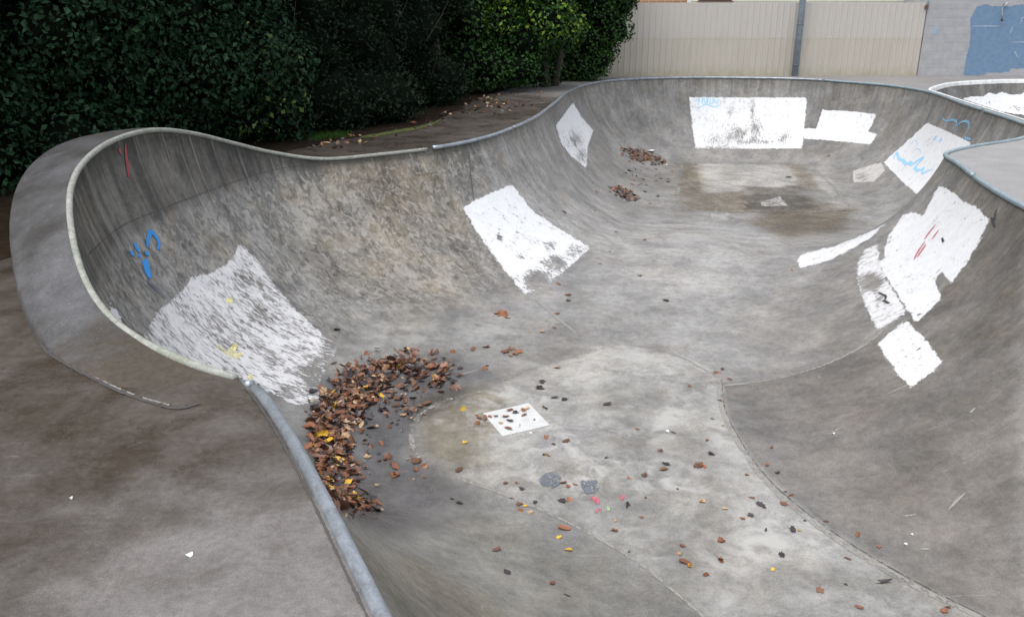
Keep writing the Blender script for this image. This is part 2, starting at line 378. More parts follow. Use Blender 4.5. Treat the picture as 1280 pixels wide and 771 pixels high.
def surf_mesh(name, V, faces, mat, parent):
    me = bpy.data.meshes.new(name); me.from_pydata((V - np.array(parent.location)).tolist(), [], faces); me.polygons.foreach_set('use_smooth', [True] * len(me.polygons)); me.update(); me.materials.append(mat)
    o = bpy.data.objects.new(name, me); C.objects.link(o); o.parent = parent; return o
ffl = [tuple(q) if q[2] != q[3] else tuple(q[:3]) for q in Q.tolist()]
# orient the floor triangles upward
ffl = [f if len(f) == 4 or ((V[f[1]][0]-V[f[0]][0])*(V[f[2]][1]-V[f[0]][1]) - (V[f[1]][1]-V[f[0]][1])*(V[f[2]][0]-V[f[0]][0])) > 0 else f[::-1] for f in ffl]
q0 = ffl[nu * 40]; e1 = V[q0[1]] - V[q0[0]]; e2 = V[q0[2]] - V[q0[0]]
if np.cross(e1, e2)[2] < 0: ffl = [f[::-1] if len(f) == 4 else f for f in ffl]
surf = surf_mesh('bowl_surface', V, ffl, M['bowl'], bowl)
# uv in metres: u along the rim, v down the wall
arc = np.r_[0, np.cumsum(np.hypot(*(np.diff(rim[:, :2], axis=0).T)))]
vv = np.zeros((NR, nu)); vv[1:] = np.cumsum(np.linalg.norm(np.diff(G, axis=0), axis=2), axis=0)
uvl = surf.data.uv_layers.new(name='wall'); li = np.empty(len(surf.data.loops), np.int32); surf.data.loops.foreach_get('vertex_index', li)
UU = np.r_[np.tile(arc, (NR, 1)).ravel(), V[NW:, 0] + 3.1 * V[NW:, 1]]; VVv = np.r_[vv.ravel(), V[NW:, 1]]
uvv = np.c_[UU[li], VVv[li]]
uvl.data.foreach_set('uv', uvv.astype(np.float32).ravel())
bvh = BVHTree.FromPolygons([tuple(v) for v in V], ffl)
O = Vector((0, 0, EYE))
def cast(u, v):
    R = Vector(ray(u, v)).normalized(); hit, n, i, d = bvh.ray_cast(O, R)
    if hit is None: return None
    if n.dot(R) > 0: n = -n
    return hit, n, d
def planxy(px): 
    out = []
    for u, v in px:
        h = cast(u, v)
        if h: out.append((h[0].x, h[0].y))
    return out

# ---- stains, regions and painted wall shade as vertex attributes, laid out in plan
XY = V[:, :2]; Z = V[:, 2]
tint = np.ones((len(V), 3)); streak = np.zeros(len(V)); chalk = np.full(len(V), .12); wet = np.zeros(len(V)); spots = np.zeros(len(V))
rowi = np.r_[np.repeat(np.arange(NR), nu), np.full(len(V) - NW, NV)]; wallf = np.clip(1 - rowi / NV, 0, 1)
segv = np.r_[np.tile(seg, NR), np.full(len(V) - NW, -9.0)]
def region(px, soft, plan=False):
    P = px if plan else planxy(px); d = poly_sdf(P, XY); wob = .5 * soft * low_noise(XY[:, 0] * 4, XY[:, 1] * 4)
    return sstep(-soft, soft, d + wob)
def stain_or_shade(w, c, k=1.0):
    global tint
    tint = tint * (1 + (np.array(c) - 1) * (w * k)[:, None])
streak += sstep(.15, .8, wallf) * .75
poc = sstep(6.2, 8.5, segv) * (1 - sstep(20.5, 26, segv))        # the tall pocket wall
streak *= np.where((segv > -1) & (segv < 7), .4, 1.0)
streak = np.clip(streak + poc * .5 * (wallf > .25), 0, 1.2)
stain_or_shade(poc * sstep(-.10, -.03, Z), (.56, .54, .49))               # stained raised band above the joint
stain_or_shade(poc * sstep(.93, .99, wallf), (.38, .39, .32))             # green-black drip line under the edge
stain_or_shade(sstep(.9, 1, wallf) * (1 - poc), (.86, .84, .79))
spots = poc * sstep(.15, .4, wallf) * (1 - sstep(-.16, -.05, Z))
right = sstep(40, 44, segv) * (1 - sstep(51, 52, segv))
stain_or_shade(right * sstep(.0, .2, wallf), (.86, .84, .82)); chalk *= 1 - .6 * right  # shade of the right wall put into the tint
floorpx = [(510,540),(545,505),(600,490),(700,450),(775,430),(870,450),(902,472),(906,510),(925,550),(960,598),(1010,642),(1080,690),(1160,735),(1232,771),(880,771),(800,705),(720,658),(640,622),(560,592),(522,570)]
fl = region(floorpx, .03)
stain_or_shade(fl, (1.30, 1.30, 1.28)); chalk = np.maximum(chalk, fl * .9)
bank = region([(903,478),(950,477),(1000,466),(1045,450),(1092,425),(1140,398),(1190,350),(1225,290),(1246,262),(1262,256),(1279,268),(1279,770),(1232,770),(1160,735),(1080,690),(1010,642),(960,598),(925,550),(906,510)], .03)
stain_or_shade(bank, (.76, .735, .71)); chalk *= 1 - .7 * bank  # shaded side beyond the hip crease painted darker in the tint
chalk = np.maximum(chalk, region([(600,560),(760,545),(860,600),(1000,680),(1150,760),(960,771),(860,730),(740,650),(610,610)], .3) * 1.0)
stain_or_shade(region([(520,500),(600,478),(650,505),(600,560),(640,600),(570,592),(520,560)], .12), (.66, .61, .50), .95)
stain_or_shade(region([(660,545),(720,530),(720,560),(670,580)], .15), (.82, .83, .9))
wp = region([(395,470),(560,440),(600,470),(530,520),(520,575),(590,625),(470,660),(415,640),(380,560)], .22)
wet = np.maximum(wet, wp * .85); stain_or_shade(wp, (.82, .82, .88))
stain_or_shade(region([(415,640),(560,610),(760,690),(860,771),(480,771)], .25), (.9, .89, .84))
# near slope below the front coping is streaked olive
stain_or_shade(region([(430,640),(520,700),(640,771),(480,771)], .25), (.86, .81, .70))
# far pool floor: pale slab and brown tide marks
slab = region([(862,203),(1008,205),(1066,265),(848,262)], .12); stain_or_shade(slab, (1.22, 1.21, 1.19)); chalk = np.maximum(chalk, slab * .3)
pale = region([(868,204),(988,205.5),(1006,240),(960,238),(940,243),(880,242)], .035); stain_or_shade(pale, (1.3, 1.3, 1.3)); pale2 = region([(1005,207),(1030,208),(1052,240),(1030,242)], .035); stain_or_shade(pale2, (1.2, 1.2, 1.18))
for px_, c, s in [([(850,205),(872,205),(880,240),(1000,245),(1065,262),(980,268),(850,262)], (.56,.47,.33), .22), ([(930,235),(1000,232),(1020,262),(930,262)], (.30,.255,.18), .2),
                  ([(960,262),(1070,262),(1060,285),(985,300),(940,280)], (.55,.47,.34), .22), ([(985,205),(1005,205),(1030,240),(1000,238)], (.7,.64,.52), .1), ([(905,205),(930,205),(930,225),(900,225)], (.8,.8,.78), .12)]:
    stain_or_shade(region(px_, s), c)
wet = np.maximum(wet, region([(930,235),(1010,235),(1060,262),(940,266)], .25) * .55)
wet = np.maximum(wet, region([(852,235),(930,240),(930,262),(850,262)], .2) * .45)
chalk = np.maximum(chalk, region([(740,300),(980,290),(960,400),(760,420)], .5) * .45)
stain_or_shade(region([(560,330),(740,240),(960,285),(1060,330),(900,450),(640,430)], .9), (1.27, 1.27, 1.28))
chalk = np.maximum(chalk, region([(390,350),(560,330),(640,420),(440,440)], .4) * .5)
stain_or_shade(region([(420,205),(575,190),(560,280),(470,290)], .35), (.95, .86, .70))
stain_or_shade(region([(440,260),(560,270),(600,360),(520,400),(400,330)], .5), (1.0, .95, .86))
stain_or_shade(poc * sstep(.3, .6, wallf) * (Z < -.1) * sstep(10, 14, segv) * (1 - sstep(19, 23, segv)), (1.14, 1.13, 1.10))
stain_or_shade(region([(300,198),(345,192),(400,199),(408,211),(350,216),(300,226)], .1), (.42, .42, .40))
stain_or_shade(region([(430,196),(436,196),(440,250),(433,250)], .06), (1.3, 1.3, 1.28)); stain_or_shade(region([(524,192),(530,192),(540,245),(533,245)], .05), (1.3, 1.3, 1.28))
stain_or_shade(region([(455,235),(500,225),(520,240),(480,262),(450,255)], .14), (.74, .72, .68)); stain_or_shade(region([(500,350),(560,345),(575,365),(520,375)], .12), (1.2, 1.17, 1.1))
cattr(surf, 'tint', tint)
for nm, a in (('drip', np.clip(poc * sstep(-.45, .05, Z) + sstep(.72, .97, wallf) * (1 - poc) * .6, 0, 1)), ('streak', streak), ('chalk', chalk), ('wet', wet), ('spots', spots)): attr(surf, nm, a)

# ------------------------------------------------------------------ conforming paint patches, strokes and joint lines
def cast_plane(Y):
    def f(u, v):
        p = atY(u, v, Y); return Vector(p), Vector((0, -1, 0)), (Vector(p) - O).length
    return f
def patch(name, px, mat, parent, wear=None, step=3.0, lift=.004, caster=cast, label=None, base=0.0):
    px = np.array(px, float); x0, y0 = px.min(0) - 4; x1, y1 = px.max(0) + 4
    nx = max(3, int((x1 - x0) / step)); ny = max(3, int((y1 - y0) / step))
    X, Y = np.meshgrid(np.linspace(x0, x1, nx), np.linspace(y0, y1, ny)); pts = np.c_[X.ravel(), Y.ravel()]
    sd = poly_sdf(px, pts); idx = -np.ones(len(pts), int); Vs = []; E = []; W = []; D = []
    for i, (u, v) in enumerate(pts):
        if sd[i] < -step * 1.6: continue
        h = caster(u, v)
        if h is None: continue
        idx[i] = len(Vs); Vs.append(h[0] + h[1] * lift); D.append(h[2]); E.append(sd[i] * h[2] / F)
        w = base
        for (wx, wy, rx, ry, amt) in (wear or []):
            w = max(w, amt * math.exp(-(((u - wx) / rx) ** 2 + ((v - wy) / ry) ** 2)))
        W.append(w)
    idx = idx.reshape(ny, nx); Fc = []
    for a in range(ny - 1):
        for b in range(nx - 1):
            q = [idx[a, b], idx[a + 1, b], idx[a + 1, b + 1], idx[a, b + 1]]
            if min(q) < 0: continue
            dd = [D[k] for k in q]
            if max(dd) - min(dd) > .6: continue
            Fc.append(q)
    o = mesh_obj(name, Vs, Fc, mat, parent, True)
    attr(o, 'edge', E); attr(o, 'wear', W); flat_uv(o)
    if label: o['label'] = label
    return o
def flat_uv(o, nrm=None):
    me = o.data; n = len(me.vertices); co = np.empty(n * 3); me.vertices.foreach_get('co', co); co = co.reshape(-1, 3)
    fn = np.empty(len(me.polygons) * 3); me.polygons.foreach_get('normal', fn); nn = fn.reshape(-1, 3).mean(0); nn /= max(np.linalg.norm(nn), 1e-6)
    dn = np.array([0, 0, -1.0]); t = dn - nn * (dn @ nn)
    t = t / np.linalg.norm(t) if np.linalg.norm(t) > .12 else np.array([.3, -.95, 0]); sx_ = np.cross(t, nn)
    uv = np.c_[co @ sx_, co @ t]; l = me.uv_layers.new(name='flat'); li_ = np.empty(len(me.loops), np.int32); me.loops.foreach_get('vertex_index', li_)
    l.data.foreach_set('uv', uv[li_].astype(np.float32).ravel())
def ribbon_data(px, width, lift, caster, taper=False, smooth=True):
    px = np.array(px, float)
    if smooth and len(px) > 2: px, _ = catmull(px, False, 3.0)
    else:
        out = [px[0]]
        for a, b in zip(px[:-1], px[1:]):
            m = max(1, int(np.hypot(*(b - a)) / 3))
            out += [a + (b - a) * (k + 1) / m for k in range(m)]
        px = np.array(out)
    H = [caster(u, v) for u, v in px]; H = [h for h in H if h]
    Vs = []; Fc = []; E = []
    runs = 0
    for i, h in enumerate(H):
        a = H[max(i - 1, 0)][0]; b = H[min(i + 1, len(H) - 1)][0]; t = (b - a)
        if t.length < 1e-6: t = Vector((1, 0, 0))
        s = t.normalized().cross(h[1]).normalized(); k = width / 2 * (1 if not taper else .45 + .55 * math.sin(math.pi * (i + .5) / len(H)))
        c = h[0] + h[1] * lift; Vs += [c - s * k * 1.3, c, c + s * k * 1.3]; E += [-k * .3, k, -k * .3]
        if i and (H[i][0] - H[i - 1][0]).length < .5:
            j = len(Vs) - 6; Fc += [(j, j + 1, j + 4, j + 3), (j + 1, j + 2, j + 5, j + 4)]
    return Vs, Fc, E
def strokes(name, lines, width, mat, parent, lift=.007, caster=cast, wear=.12, label=None, taper=True):
    mb = MB(); E = []
    for L in lines:
        v, f, e = ribbon_data(L, width, lift, caster, taper); mb.add(v, f); E += e
    o = mesh_obj(name, mb.V, mb.F, mat, parent, True); attr(o, 'edge', E); attr(o, 'wear', [wear] * len(E)); flat_uv(o)
    if label: o['label'] = label
    return o

def cast_far(u, v):
    R = Vector(ray(u, v)).normalized(); o_ = O.copy(); last = None
    for _ in range(6):
        hit, n, i, d = bvh.ray_cast(o_, R)
        if hit is None: break
        last = (hit, -n if n.dot(R) > 0 else n, (hit - O).length); o_ = hit + R * .01
    return last
PATCH = lambda *a, **k: patch('paint_patch', *a, parent=bowl, **k)
PATCH([(298,305),(310,312),(322,324),(340,352),(365,382),(395,410),(424,434),(410,455),(400,478),(398,500),(372,508),(340,494),(305,478),(250,457),(176,427),(196,390),(228,362),(236,348),(262,341),(283,330)], M['white_streaky'],
      wear=[(330,395,55,45,.50),(385,440,40,30,.52),(392,478,34,36,.72),(360,490,30,20,.6),(300,350,40,30,.50),(340,455,34,20,.52),(420,432,26,18,.8),(270,400,60,40,.46),(285,430,40,25,.48),(405,452,30,26,.74)], base=.39, label='large worn white paint patch on the left pocket wall')
PATCH([(137,378),(146,390),(154,404),(170,424),(186,436),(170,432),(148,415),(134,396)], M['white'], base=.2, label='small white paint sliver beside the left rim')
PATCH([(577,259),(608,243),(641,230),(652,246),(666,264),(690,280),(716,296),(739,310),(724,324),(700,344),(680,358),(656,369),(638,348),(620,325),(598,294)], M['white'],
      wear=[(672,350,24,18,.95),(694,330,20,14,.78),(688,308,12,10,.62),(718,316,20,14,.62),(650,322,9,6,.62),(624,296,5,5,.75),(612,330,12,22,.45),(640,355,10,16,.55),(655,275,12,10,.3),(645,295,12,12,.3)], base=.2, step=2.5, label='white paint patch on the left wall, worn away at its foot')
PATCH([(694,157),(716,128),(728,148),(742,163),(735,182),(733,211),(713,196),(700,178)], M['white'], wear=[(718,175,16,16,.55),(726,195,10,14,.6),(705,165,10,10,.3)], step=2, base=.16, label='streaked white paint patch at the left end of the far pool')
PATCH([(861,121.5),(935,122),(1009,122),(1006,158),(1003,186),(935,186.5),(869,186),(865,158)], M['white_far'],
      wear=[(920,168,30,18,.56),(945,165,16,24,.58),(940,138,7,24,.5),(900,175,24,14,.5),(913,140,8,16,.44),(980,172,26,14,.44),(895,186,60,5,.5),(940,178,36,5,.62)], step=2, base=.24, label='broad white rectangle of paint on the far wall')
PATCH([(1028,137),(1062,139),(1096,143),(1091,155),(1086,165),(1098,168),(1088,181),(1045,177),(1004,173.5),(1004,160),(1020,161),(1024,149)], M['white'], step=2, base=.16, label='stepped white paint block on the far wall')
PATCH([(1159,153),(1186,165),(1214,178),(1210,190),(1196,204),(1176,226),(1150,246),(1128,228),(1104,203),(1130,180)], M['white'], wear=[(1125,205,22,18,.3),(1160,180,14,14,.28)], step=2, base=.16, caster=cast_far, label='white paint square with blue spray scrawl on the far right wall')
PATCH([(1174,232),(1186,237),(1196,242),(1205,252),(1221,258),(1238,275),(1228,296),(1214,322),(1190,356),(1177,341),(1170,352),(1178,372),(1162,390),(1146,406),(1131,384),(1113,356),(1097,328),(1106,322),(1105,312),(1112,292),(1128,270),(1138,264),(1154,269),(1163,252)], M['white'],
      wear=[(1110,300,12,14,.42),(1200,258,10,6,.3),(1150,395,20,12,.26)], step=2.5, base=.17, label='big ragged white paint patch on the hip')
PATCH([(1097,305),(1100,316),(1099,328),(1108,348),(1131,384),(1134,393),(1118,402),(1096,413),(1086,392),(1076,370),(1071,350),(1072,328),(1082,312)], M['white_streaky'], wear=[(1088,352,20,16,.85),(1100,375,16,20,.55),(1082,385,12,14,.55)], step=2.2, base=.34, label='scraped white paint beside the big patch on the hip')
PATCH([(1134,400),(1157,424),(1180,454),(1160,470),(1138,488),(1120,466),(1107,447),(1096,430),(1112,415)], M['white'], step=2.5, base=.2, label='white paint square at the foot of the right bank')
PATCH([(996,327),(1000,319),(1020,313),(1042,308),(1072,296),(1098,284),(1112,276),(1090,297),(1062,314),(1030,329),(1000,336)], M['white'], step=2, base=.2, wear=[(1040,322,60,4,.3)], label='curved white swoosh of paint low on the hip')
PATCH([(1066,214),(1088,206),(1102,203),(1107,214),(1092,228),(1066,229)], M['chalkp'], wear=[(1078,222,14,9,.55)], step=2, base=.32, label='faded grey paint smear on the far floor')
PATCH([(950,253),(975,245),(985,258),(952,259)], M['chalkp'], step=1.6, base=.5)
PATCH([(885,268),(912,266),(910,277),(893,276)], M['chalkp'], step=1.6, base=.5)
floor_panel = patch('floor_panel', [(604,517.3),(661,504.5),(687,532),(628,546)], simple('white_floor_panel', (.66, .67, .66), .5, .08, 12), bowl, lift=.006, step=4, label='white square panel set in the bowl floor')
# clip the panel to its exact square
pc = [cast(*q)[0] + Vector((0, 0, .008)) for q in [(604,517.3),(628,546),(687,532),(661,504.5)]]
bpy.data.objects.remove(floor_panel)
mbp = MB(); mbp.add(pc + [p - Vector((0, 0, .03)) for p in pc], [(0,1,2,3),(0,4,5,1),(1,5,6,2),(2,6,7,3),(3,7,4,0)])
o = mbp.build('floor_panel', simple('white_floor_panel', (.54, .55, .545), .5, .12, 12), bowl); o['label'] = 'white square panel set in the bowl floor'

ST = lambda lines, w, mat, **k: strokes('graffiti', lines, w, M[mat], bowl, **k)
# left pocket: blue marks, red drip
patch('graffiti', [(176,326),(184,322),(189,346),(186,350),(180,340)], M['blue'], bowl, lift=.006, step=1.5, base=.08, label='blue spray blot on the pocket wall')
ST([[(183,309),(185,296),(188,290),(194,296),(198,306),(196,312)]], .05, 'blue'); ST([[(168,304),(170,310),(174,315)], [(163,314),(165,320)], [(182,314),(184,320)], [(172,318),(175,322)]], .06, 'blue')
ST([[(184,352),(196,362),(206,374)]], .07, 'slate', wear=.45)
ST([[(156,180),(157,196),(159,210),(160,222)], [(148,186),(150,192)]], .045, 'red', wear=.2)
# yellow on the worn patch
ST([[(272,432),(284,442),(296,430)], [(278,438),(290,446),(302,442)], [(284,378),(290,374)], [(310,470),(315,474)]], .06, 'yellow', wear=.45)
# blue scrawl on the far rectangle
ST([[(868,127),(874,123),(873,131)], [(878,130),(879,122),(882,130),(885,122),(884,131)], [(888,124),(887,130),(892,128),(890,123)], [(893,123),(895,130),(899,124)], [(872,136),(882,131),(893,134),(900,131)]], .035, 'lblue', lift=.008)
# right wall scrawl
ST([[(1117,198),(1121,191),(1124,199),(1129,201),(1133,206),(1137,203),(1140,206),(1147,201),(1154,198),(1147,206),(1144,210),(1149,214),(1155,210),(1153,217),(1165,212)]], .085, 'lblue', lift=.008, wear=.2, caster=cast_far)
ST([[(1167,176),(1171,170)], [(1174,178),(1178,173)]], .12, 'lblue', lift=.008); ST([[(1135,187),(1138,180),(1145,176),(1147,181),(1140,186)], [(1140,190),(1148,186),(1152,192)], [(1120,189),(1130,182)]], .018, 'lblue', lift=.008, wear=.45, caster=cast_far)
ST([[(1178,148),(1184,152),(1190,150),(1196,152),(1193,164)], [(1196,158),(1204,152),(1211,153),(1211,162)], [(1206,172),(1214,175)]], .05, 'dblue', wear=.2)
# red scrawl on the hip patch, black marks
ST([[(1143,325),(1150,312),(1157,302)], [(1147,322),(1158,306)], [(1156,300),(1163,290),(1170,281)], [(1165,300),(1174,288)]], .035, 'pink', lift=.008, wear=.35)
ST([[(1178,298),(1180,303)], [(1098,366),(1108,372),(1104,378)], [(1240,272),(1244,284)], [(1104,376),(1112,380)], [(1246,262),(1243,278)]], .03, 'black', lift=.008, wear=.25)
# worn footprints of paint on the floor strip
patch('graffiti', [(678,592),(690,590),(702,596),(700,606),(690,610),(678,608),(674,600)], M['slate'], bowl, lift=.005, step=1.6, base=.44)
patch('graffiti', [(726,600),(746,600),(750,610),(744,617),(732,618),(727,610)], M['slate'], bowl, lift=.005, step=1.6, base=.44)
patch('graffiti', [(736,623),(741,620),(748,622),(750,630),(744,630),(740,626)], M['pink'], bowl, lift=.005, step=1.2, base=.46)
patch('graffiti', [(744,637),(752,636),(752,641),(744,642)], M['pink'], bowl, lift=.005, step=1.2, base=.46)
patch('graffiti', [(774,619),(781,619),(781,625),(776,626)], M['pink'], bowl, lift=.005, step=1.2, base=.46)
patch('graffiti', [(757,632),(763,634),(763,639),(759,639)], M['green'], bowl, lift=.005, step=1.2, base=.3)
# joint lines
JL = lambda px, w, mat, wear=.25: strokes('joint_line', [px], w, M[mat], bowl, lift=.003, wear=wear, taper=False)
JL([(775,430),(700,450),(640,470),(600,490),(545,505),(516,532),(515,552),(524,572),(560,592),(600,607)], .045, 'seam', .56)
JL([(600,607),(640,622),(720,658),(800,705),(880,771)], .026, 'seam', .42)
JL([(902,474),(906,510),(925,550),(960,598),(1010,642),(1080,690),(1160,735),(1232,771)], .011, 'dseam', .42)
JL([(899,474),(903,510),(921,550),(956,600),(1006,645),(1076,694),(1156,739),(1226,771)], .05, 'seam', .4)
JL([(905,482),(950,477),(1000,466),(1045,450),(1090,425),(1120,395)], .035, 'seam', .4)
JL([(668,372),(690,392),(720,416)], .035, 'seam', .3); JL([(775,430),(830,438),(900,472)], .03, 'seam', .5)
JL([(586,189),(589,225),(594,262)], .016, 'dseam', .2); JL([(110,318),(150,284),(200,262),(250,243),(300,225),(350,211),(395,205)], .011, 'dseam', .36)
JL([(400,204),(500,198),(575,188)], .02, 'dseam', .5); JL([(948,101),(946,120)], .05, 'seam', .4)
JL([(850,262),(848,240),(853,206)], .06, 'seam', .5); JL([(850,265),(960,264),(1068,266)], .05, 'seam', .45); JL([(1010,205),(1040,232),(1068,266)], .07, 'seam', .5)
JL([(866,204),(940,203),(1008,206)], .05, 'seam', .5); JL([(694,135),(705,175),(735,222),(775,258)], .04, 'seam', .6)
# scratches and scuffs
for L in [[(1186,637),(1197,625),(1206,616)], [(1130,645),(1145,643)], [(1213,516),(1219,510)], [(570,470),(600,462)], [(1040,540),(1052,534)], [(1150,686),(1162,686)], [(1110,492),(1160,470)], [(770,258),(800,268)]]:
    strokes('scuff', [L], .022, M['seam'], bowl, lift=.003, wear=.3)

# ------------------------------------------------------------------ coping
inward = foot - rim[:, :2]; inward /= np.linalg.norm(inward, axis=1)[:, None]
def coping(name, k0, k1, r, mat, label=None, up=0.0, n=12):
    a, b = key_u(k0), key_u(k1)
    ids = list(range(a, b + 1)) if b >= a else list(range(a, nu)) + list(range(0, b + 1))
    ids = ids[::2] + ([ids[-1]] if (len(ids) - 1) % 2 else [])
    P = [(rim[i, 0] + inward[i, 0] * .006, rim[i, 1] + inward[i, 1] * .006, rim[i, 2] + up) for i in ids]
    mb = MB(); mb.tube(P, r, n); o = mb.build(name, mat, bowl, True)
    if label: o['label'] = label
    return o
def kseg(f):       # split index between keys
    return f
def coping_seg(name, s0, s1, r, mat, label=None, up=0.0, taper=0):
    ids = [i for i in range(nu) if s0 <= seg[i] <= s1]
    ids = ids[::2] + ([ids[-1]] if (len(ids) - 1) % 2 else [])
    P = [(rim[i, 0] + inward[i, 0] * .006, rim[i, 1] + inward[i, 1] * .006, rim[i, 2] + up) for i in ids]
    if taper:
        k = min(6, len(P) - 1); rr = [r] * len(P)
        for q in range(k):
            f = (q / k) ** .6
            if taper > 0: rr[-1 - q] = r * (.55 + .45 * f); P[-1 - q] = (*P[-1 - q][:2], P[-1 - q][2] - .014 * (1 - f))
            else: rr[q] = r * (.8 + .2 * f)
        r = rr
    mb = MB(); mb.tube(P, r, 12); o = mb.build(name, mat, bowl, True)
    if label: o['label'] = label
coping_seg('steel_coping', 0, 6.05, .025, M['steel'], 'straight galvanised pipe along the near rim', .002)
coping_seg('steel_coping', 6.07, 7.0, .024, M['steel'], 'short curved pipe end meeting the raised edge', .0, 1)
coping_seg('painted_edge', 7.02, 21.7, .021, M['edge'], 'white painted concrete edge of the raised pocket', -.006)
for a, b in [(21.72, 24.0), (24.03, 27.5), (27.53, 31.4), (31.43, 35.3), (35.33, 40.6), (40.63, 42.6), (42.63, 49.5), (49.53, 52.96)]:
    coping_seg('steel_coping', a, b, .025, M['teal_steel'] if a > 30 else M['steel'], None, .002)

def rim_gap(s0, s1, off, w, z=.004):
    ids = [i for i in range(nu) if s0 <= seg[i] <= s1][::2]; mb = MB(); E_ = []
    for n_i, i in enumerate(ids):
        for k, e_ in ((-1, -.003), (0, w / 2), (1, -.003)):
            d = off + k * w / 2; mb.V.append((rim[i, 0] - inward[i, 0] * d, rim[i, 1] - inward[i, 1] * d, z)); E_.append(e_)
        if n_i:
            j = len(mb.V) - 6; mb.F += [[j, j + 1, j + 4, j + 3], [j + 1, j + 2, j + 5, j + 4]]
    o = mesh_obj('joint_line', mb.V, mb.F, M['dseam'], bowl); attr(o, 'edge', E_); attr(o, 'wear', [.12] * len(E_)); flat_uv(o)
rim_gap(.5, 6.9, .033, .014); rim_gap(22, 52.5, .036, .016)
# ------------------------------------------------------------------ raised block round the pocket
i0, i1 = key_u(7), key_u(20)
ids = list(range(i0, i1 + 1, 2)); n_ = len(ids)
OUT = [(210,505,0),(150,481,.015),(60,432,.03),(35,385,.075),(18,320,.2),(15,260,.36),(30,215,.49),(70,180,.59),(120,166,.63),(190,160.5,.61)]
okeys = []
sk = [7.0, 8.2, 9.6, 10.6, 12.0, 12.9, 13.7, 14.6, 15.3, 16.0]
for (u, v, z), s in zip(OUT, sk): q = at(u, v, z); okeys.append((q[0], q[1], z, s))
for s in (17.2, 18.5, 20.0):
    i = int(np.argmin(np.abs(seg - s))); okeys.append((rim[i, 0] - inward[i, 0] * .13, rim[i, 1] - inward[i, 1] * .13, max(rim[i, 2] - .03, .0), s))
oc, _ = catmull(okeys, False, .05)
op = np.array([[np.interp(seg[i], oc[:, 3], oc[:, k]) for k in range(3)] for i in ids])
for k in range(3):   # ease the corner at the near end
    op[:, k] = np.convolve(np.pad(op[:, k], 3, 'edge'), np.ones(7) / 7, 'valid')
ip = rim[ids] + np.c_[-inward[ids] * .012, np.full(n_, .006)]
VV = []; FF = []; NC = 11; DAMP = []
for ci, (a, b) in enumerate(zip(ip, op)):
    ez = float(sstep(-2, 9, ci)); a = a.copy(); b = b.copy(); a[2] = -.008 + (a[2] + .008) * ez; b[2] = -.012 + (b[2] + .012) * ez
    DAMP += [float(1 - sstep(3, 15, ci))] * NC
    prof = []
    for q in range(6):
        t = q / 5; c = a + (b - a) * t; c[2] += .012 * ez * math.sin(math.pi * t); prof.append(c)
    out_ = (b - a)[:2]; out_ = out_ / max(np.hypot(*out_), 1e-6)
    prof[-1][2] -= .004
    for dx, dz in ((.016, -.012), (.022, -.03)): prof.append(np.array([b[0] + out_[0] * dx, b[1] + out_[1] * dx, b[2] + dz]))
    zb = min(-.12, b[2] - .1)
    for t in (.35, .7, 1.0): prof.append(np.array([b[0] + out_[0] * (.022 + .05 * t * max(b[2], 0)), b[1] + out_[1] * (.022 + .05 * t * max(b[2], 0)), (b[2] - .03) + (zb - b[2] + .03) * t]))
    VV += prof
for i in range(n_ - 1):
    for k in range(NC - 1): FF.append((i * NC + k, i * NC + k + 1, (i + 1) * NC + k + 1, (i + 1) * NC + k))
FF.append(tuple(range(NC))); FF.append(tuple((n_ - 1) * NC + k for k in range(NC - 1, -1, -1)))
o = mesh_obj('raised_block', VV, FF, M['block'], bowl, True); attr(o, 'damp', DAMP); o['label'] = 'raised dark concrete lip curving round the left pocket'
# crumbly pale mortar where the block meets the deck
mbm = MB()
def deck_cast(z):
    def f(u, v):
        q = at(u, v, z); return Vector((q[0], q[1], z)), Vector((0, 0, 1)), 4.0
    return f
strokes('joint_line', [[(14,300),(20,345),(33,392),(56,437),(75,451),(104,467),(150,490),(190,504),(222,511),(250,505)]], .022, M['dseam'], bowl, lift=.0045, caster=deck_cast(0), wear=.18, taper=False)
strokes('mortar_line', [[(58,438),(100,462),(150,487),(185,500),(212,507)]], .014, M['seam'], bowl, lift=.004, caster=deck_cast(0), wear=.42, taper=False)

# ------------------------------------------------------------------ second bowl
k2 = [(*at(1163,112.6), 0), (*at(1173,107.2), 0), (*at(1192,103.2), 0), (*at(1225,100.9), 0), (*at(1280,99.6), 0), (15.0, 20.6), (16.4, 18.2), (15.2, 14.6), (12.0, 12.2), (9.4, 12.1), (*at(1300,156), 0), (*at(1280,149.8), 0), (*at(1240,137.5), 0), (*at(1200,124.8), 0), (*at(1175,116.6), 0)]
k2 = [(k[0], k[1]) for k in k2]
r2, _ = catmull(k2, True, .08); c2 = np.array([12.2, 16.6]); n2 = len(r2)
bowl2 = empty('skate_bowl', 'smaller second skate bowl with a white painted rim at the right edge', 'skate bowl', (12.2, 16.6, 0))
rows = []
inn = c2 - r2; L2 = np.linalg.norm(inn, axis=1)[:, None]; inn = inn / L2; f2 = r2 + inn * np.minimum(1.6, L2 * .7)
for v in range(25):
    ph = math.radians(70) * (1 - v / 24); h = math.sin(ph) / math.sin(math.radians(70)); hh = (1 - math.cos(ph)) / (1 - math.cos(math.radians(70)))
    rows.append(np.c_[f2 + (r2 - f2) * h, np.full(n2, -1.2 + 1.2 * hh)])
for v in range(1, 7): rows.append(np.c_[f2 + (c2 - f2) * v / 6, np.full(n2, -1.2)])
G2 = np.array(rows); V2 = G2.reshape(-1, 3); i2 = np.arange(n2); j2 = (i2 + 1) % n2
Q2 = np.concatenate([np.c_[r * n2 + i2, (r + 1) * n2 + i2, (r + 1) * n2 + j2, r * n2 + j2] for r in range(len(rows) - 1)])
s2 = big_mesh('bowl_surface', V2, Q2, M['bowl'], bowl2, True)
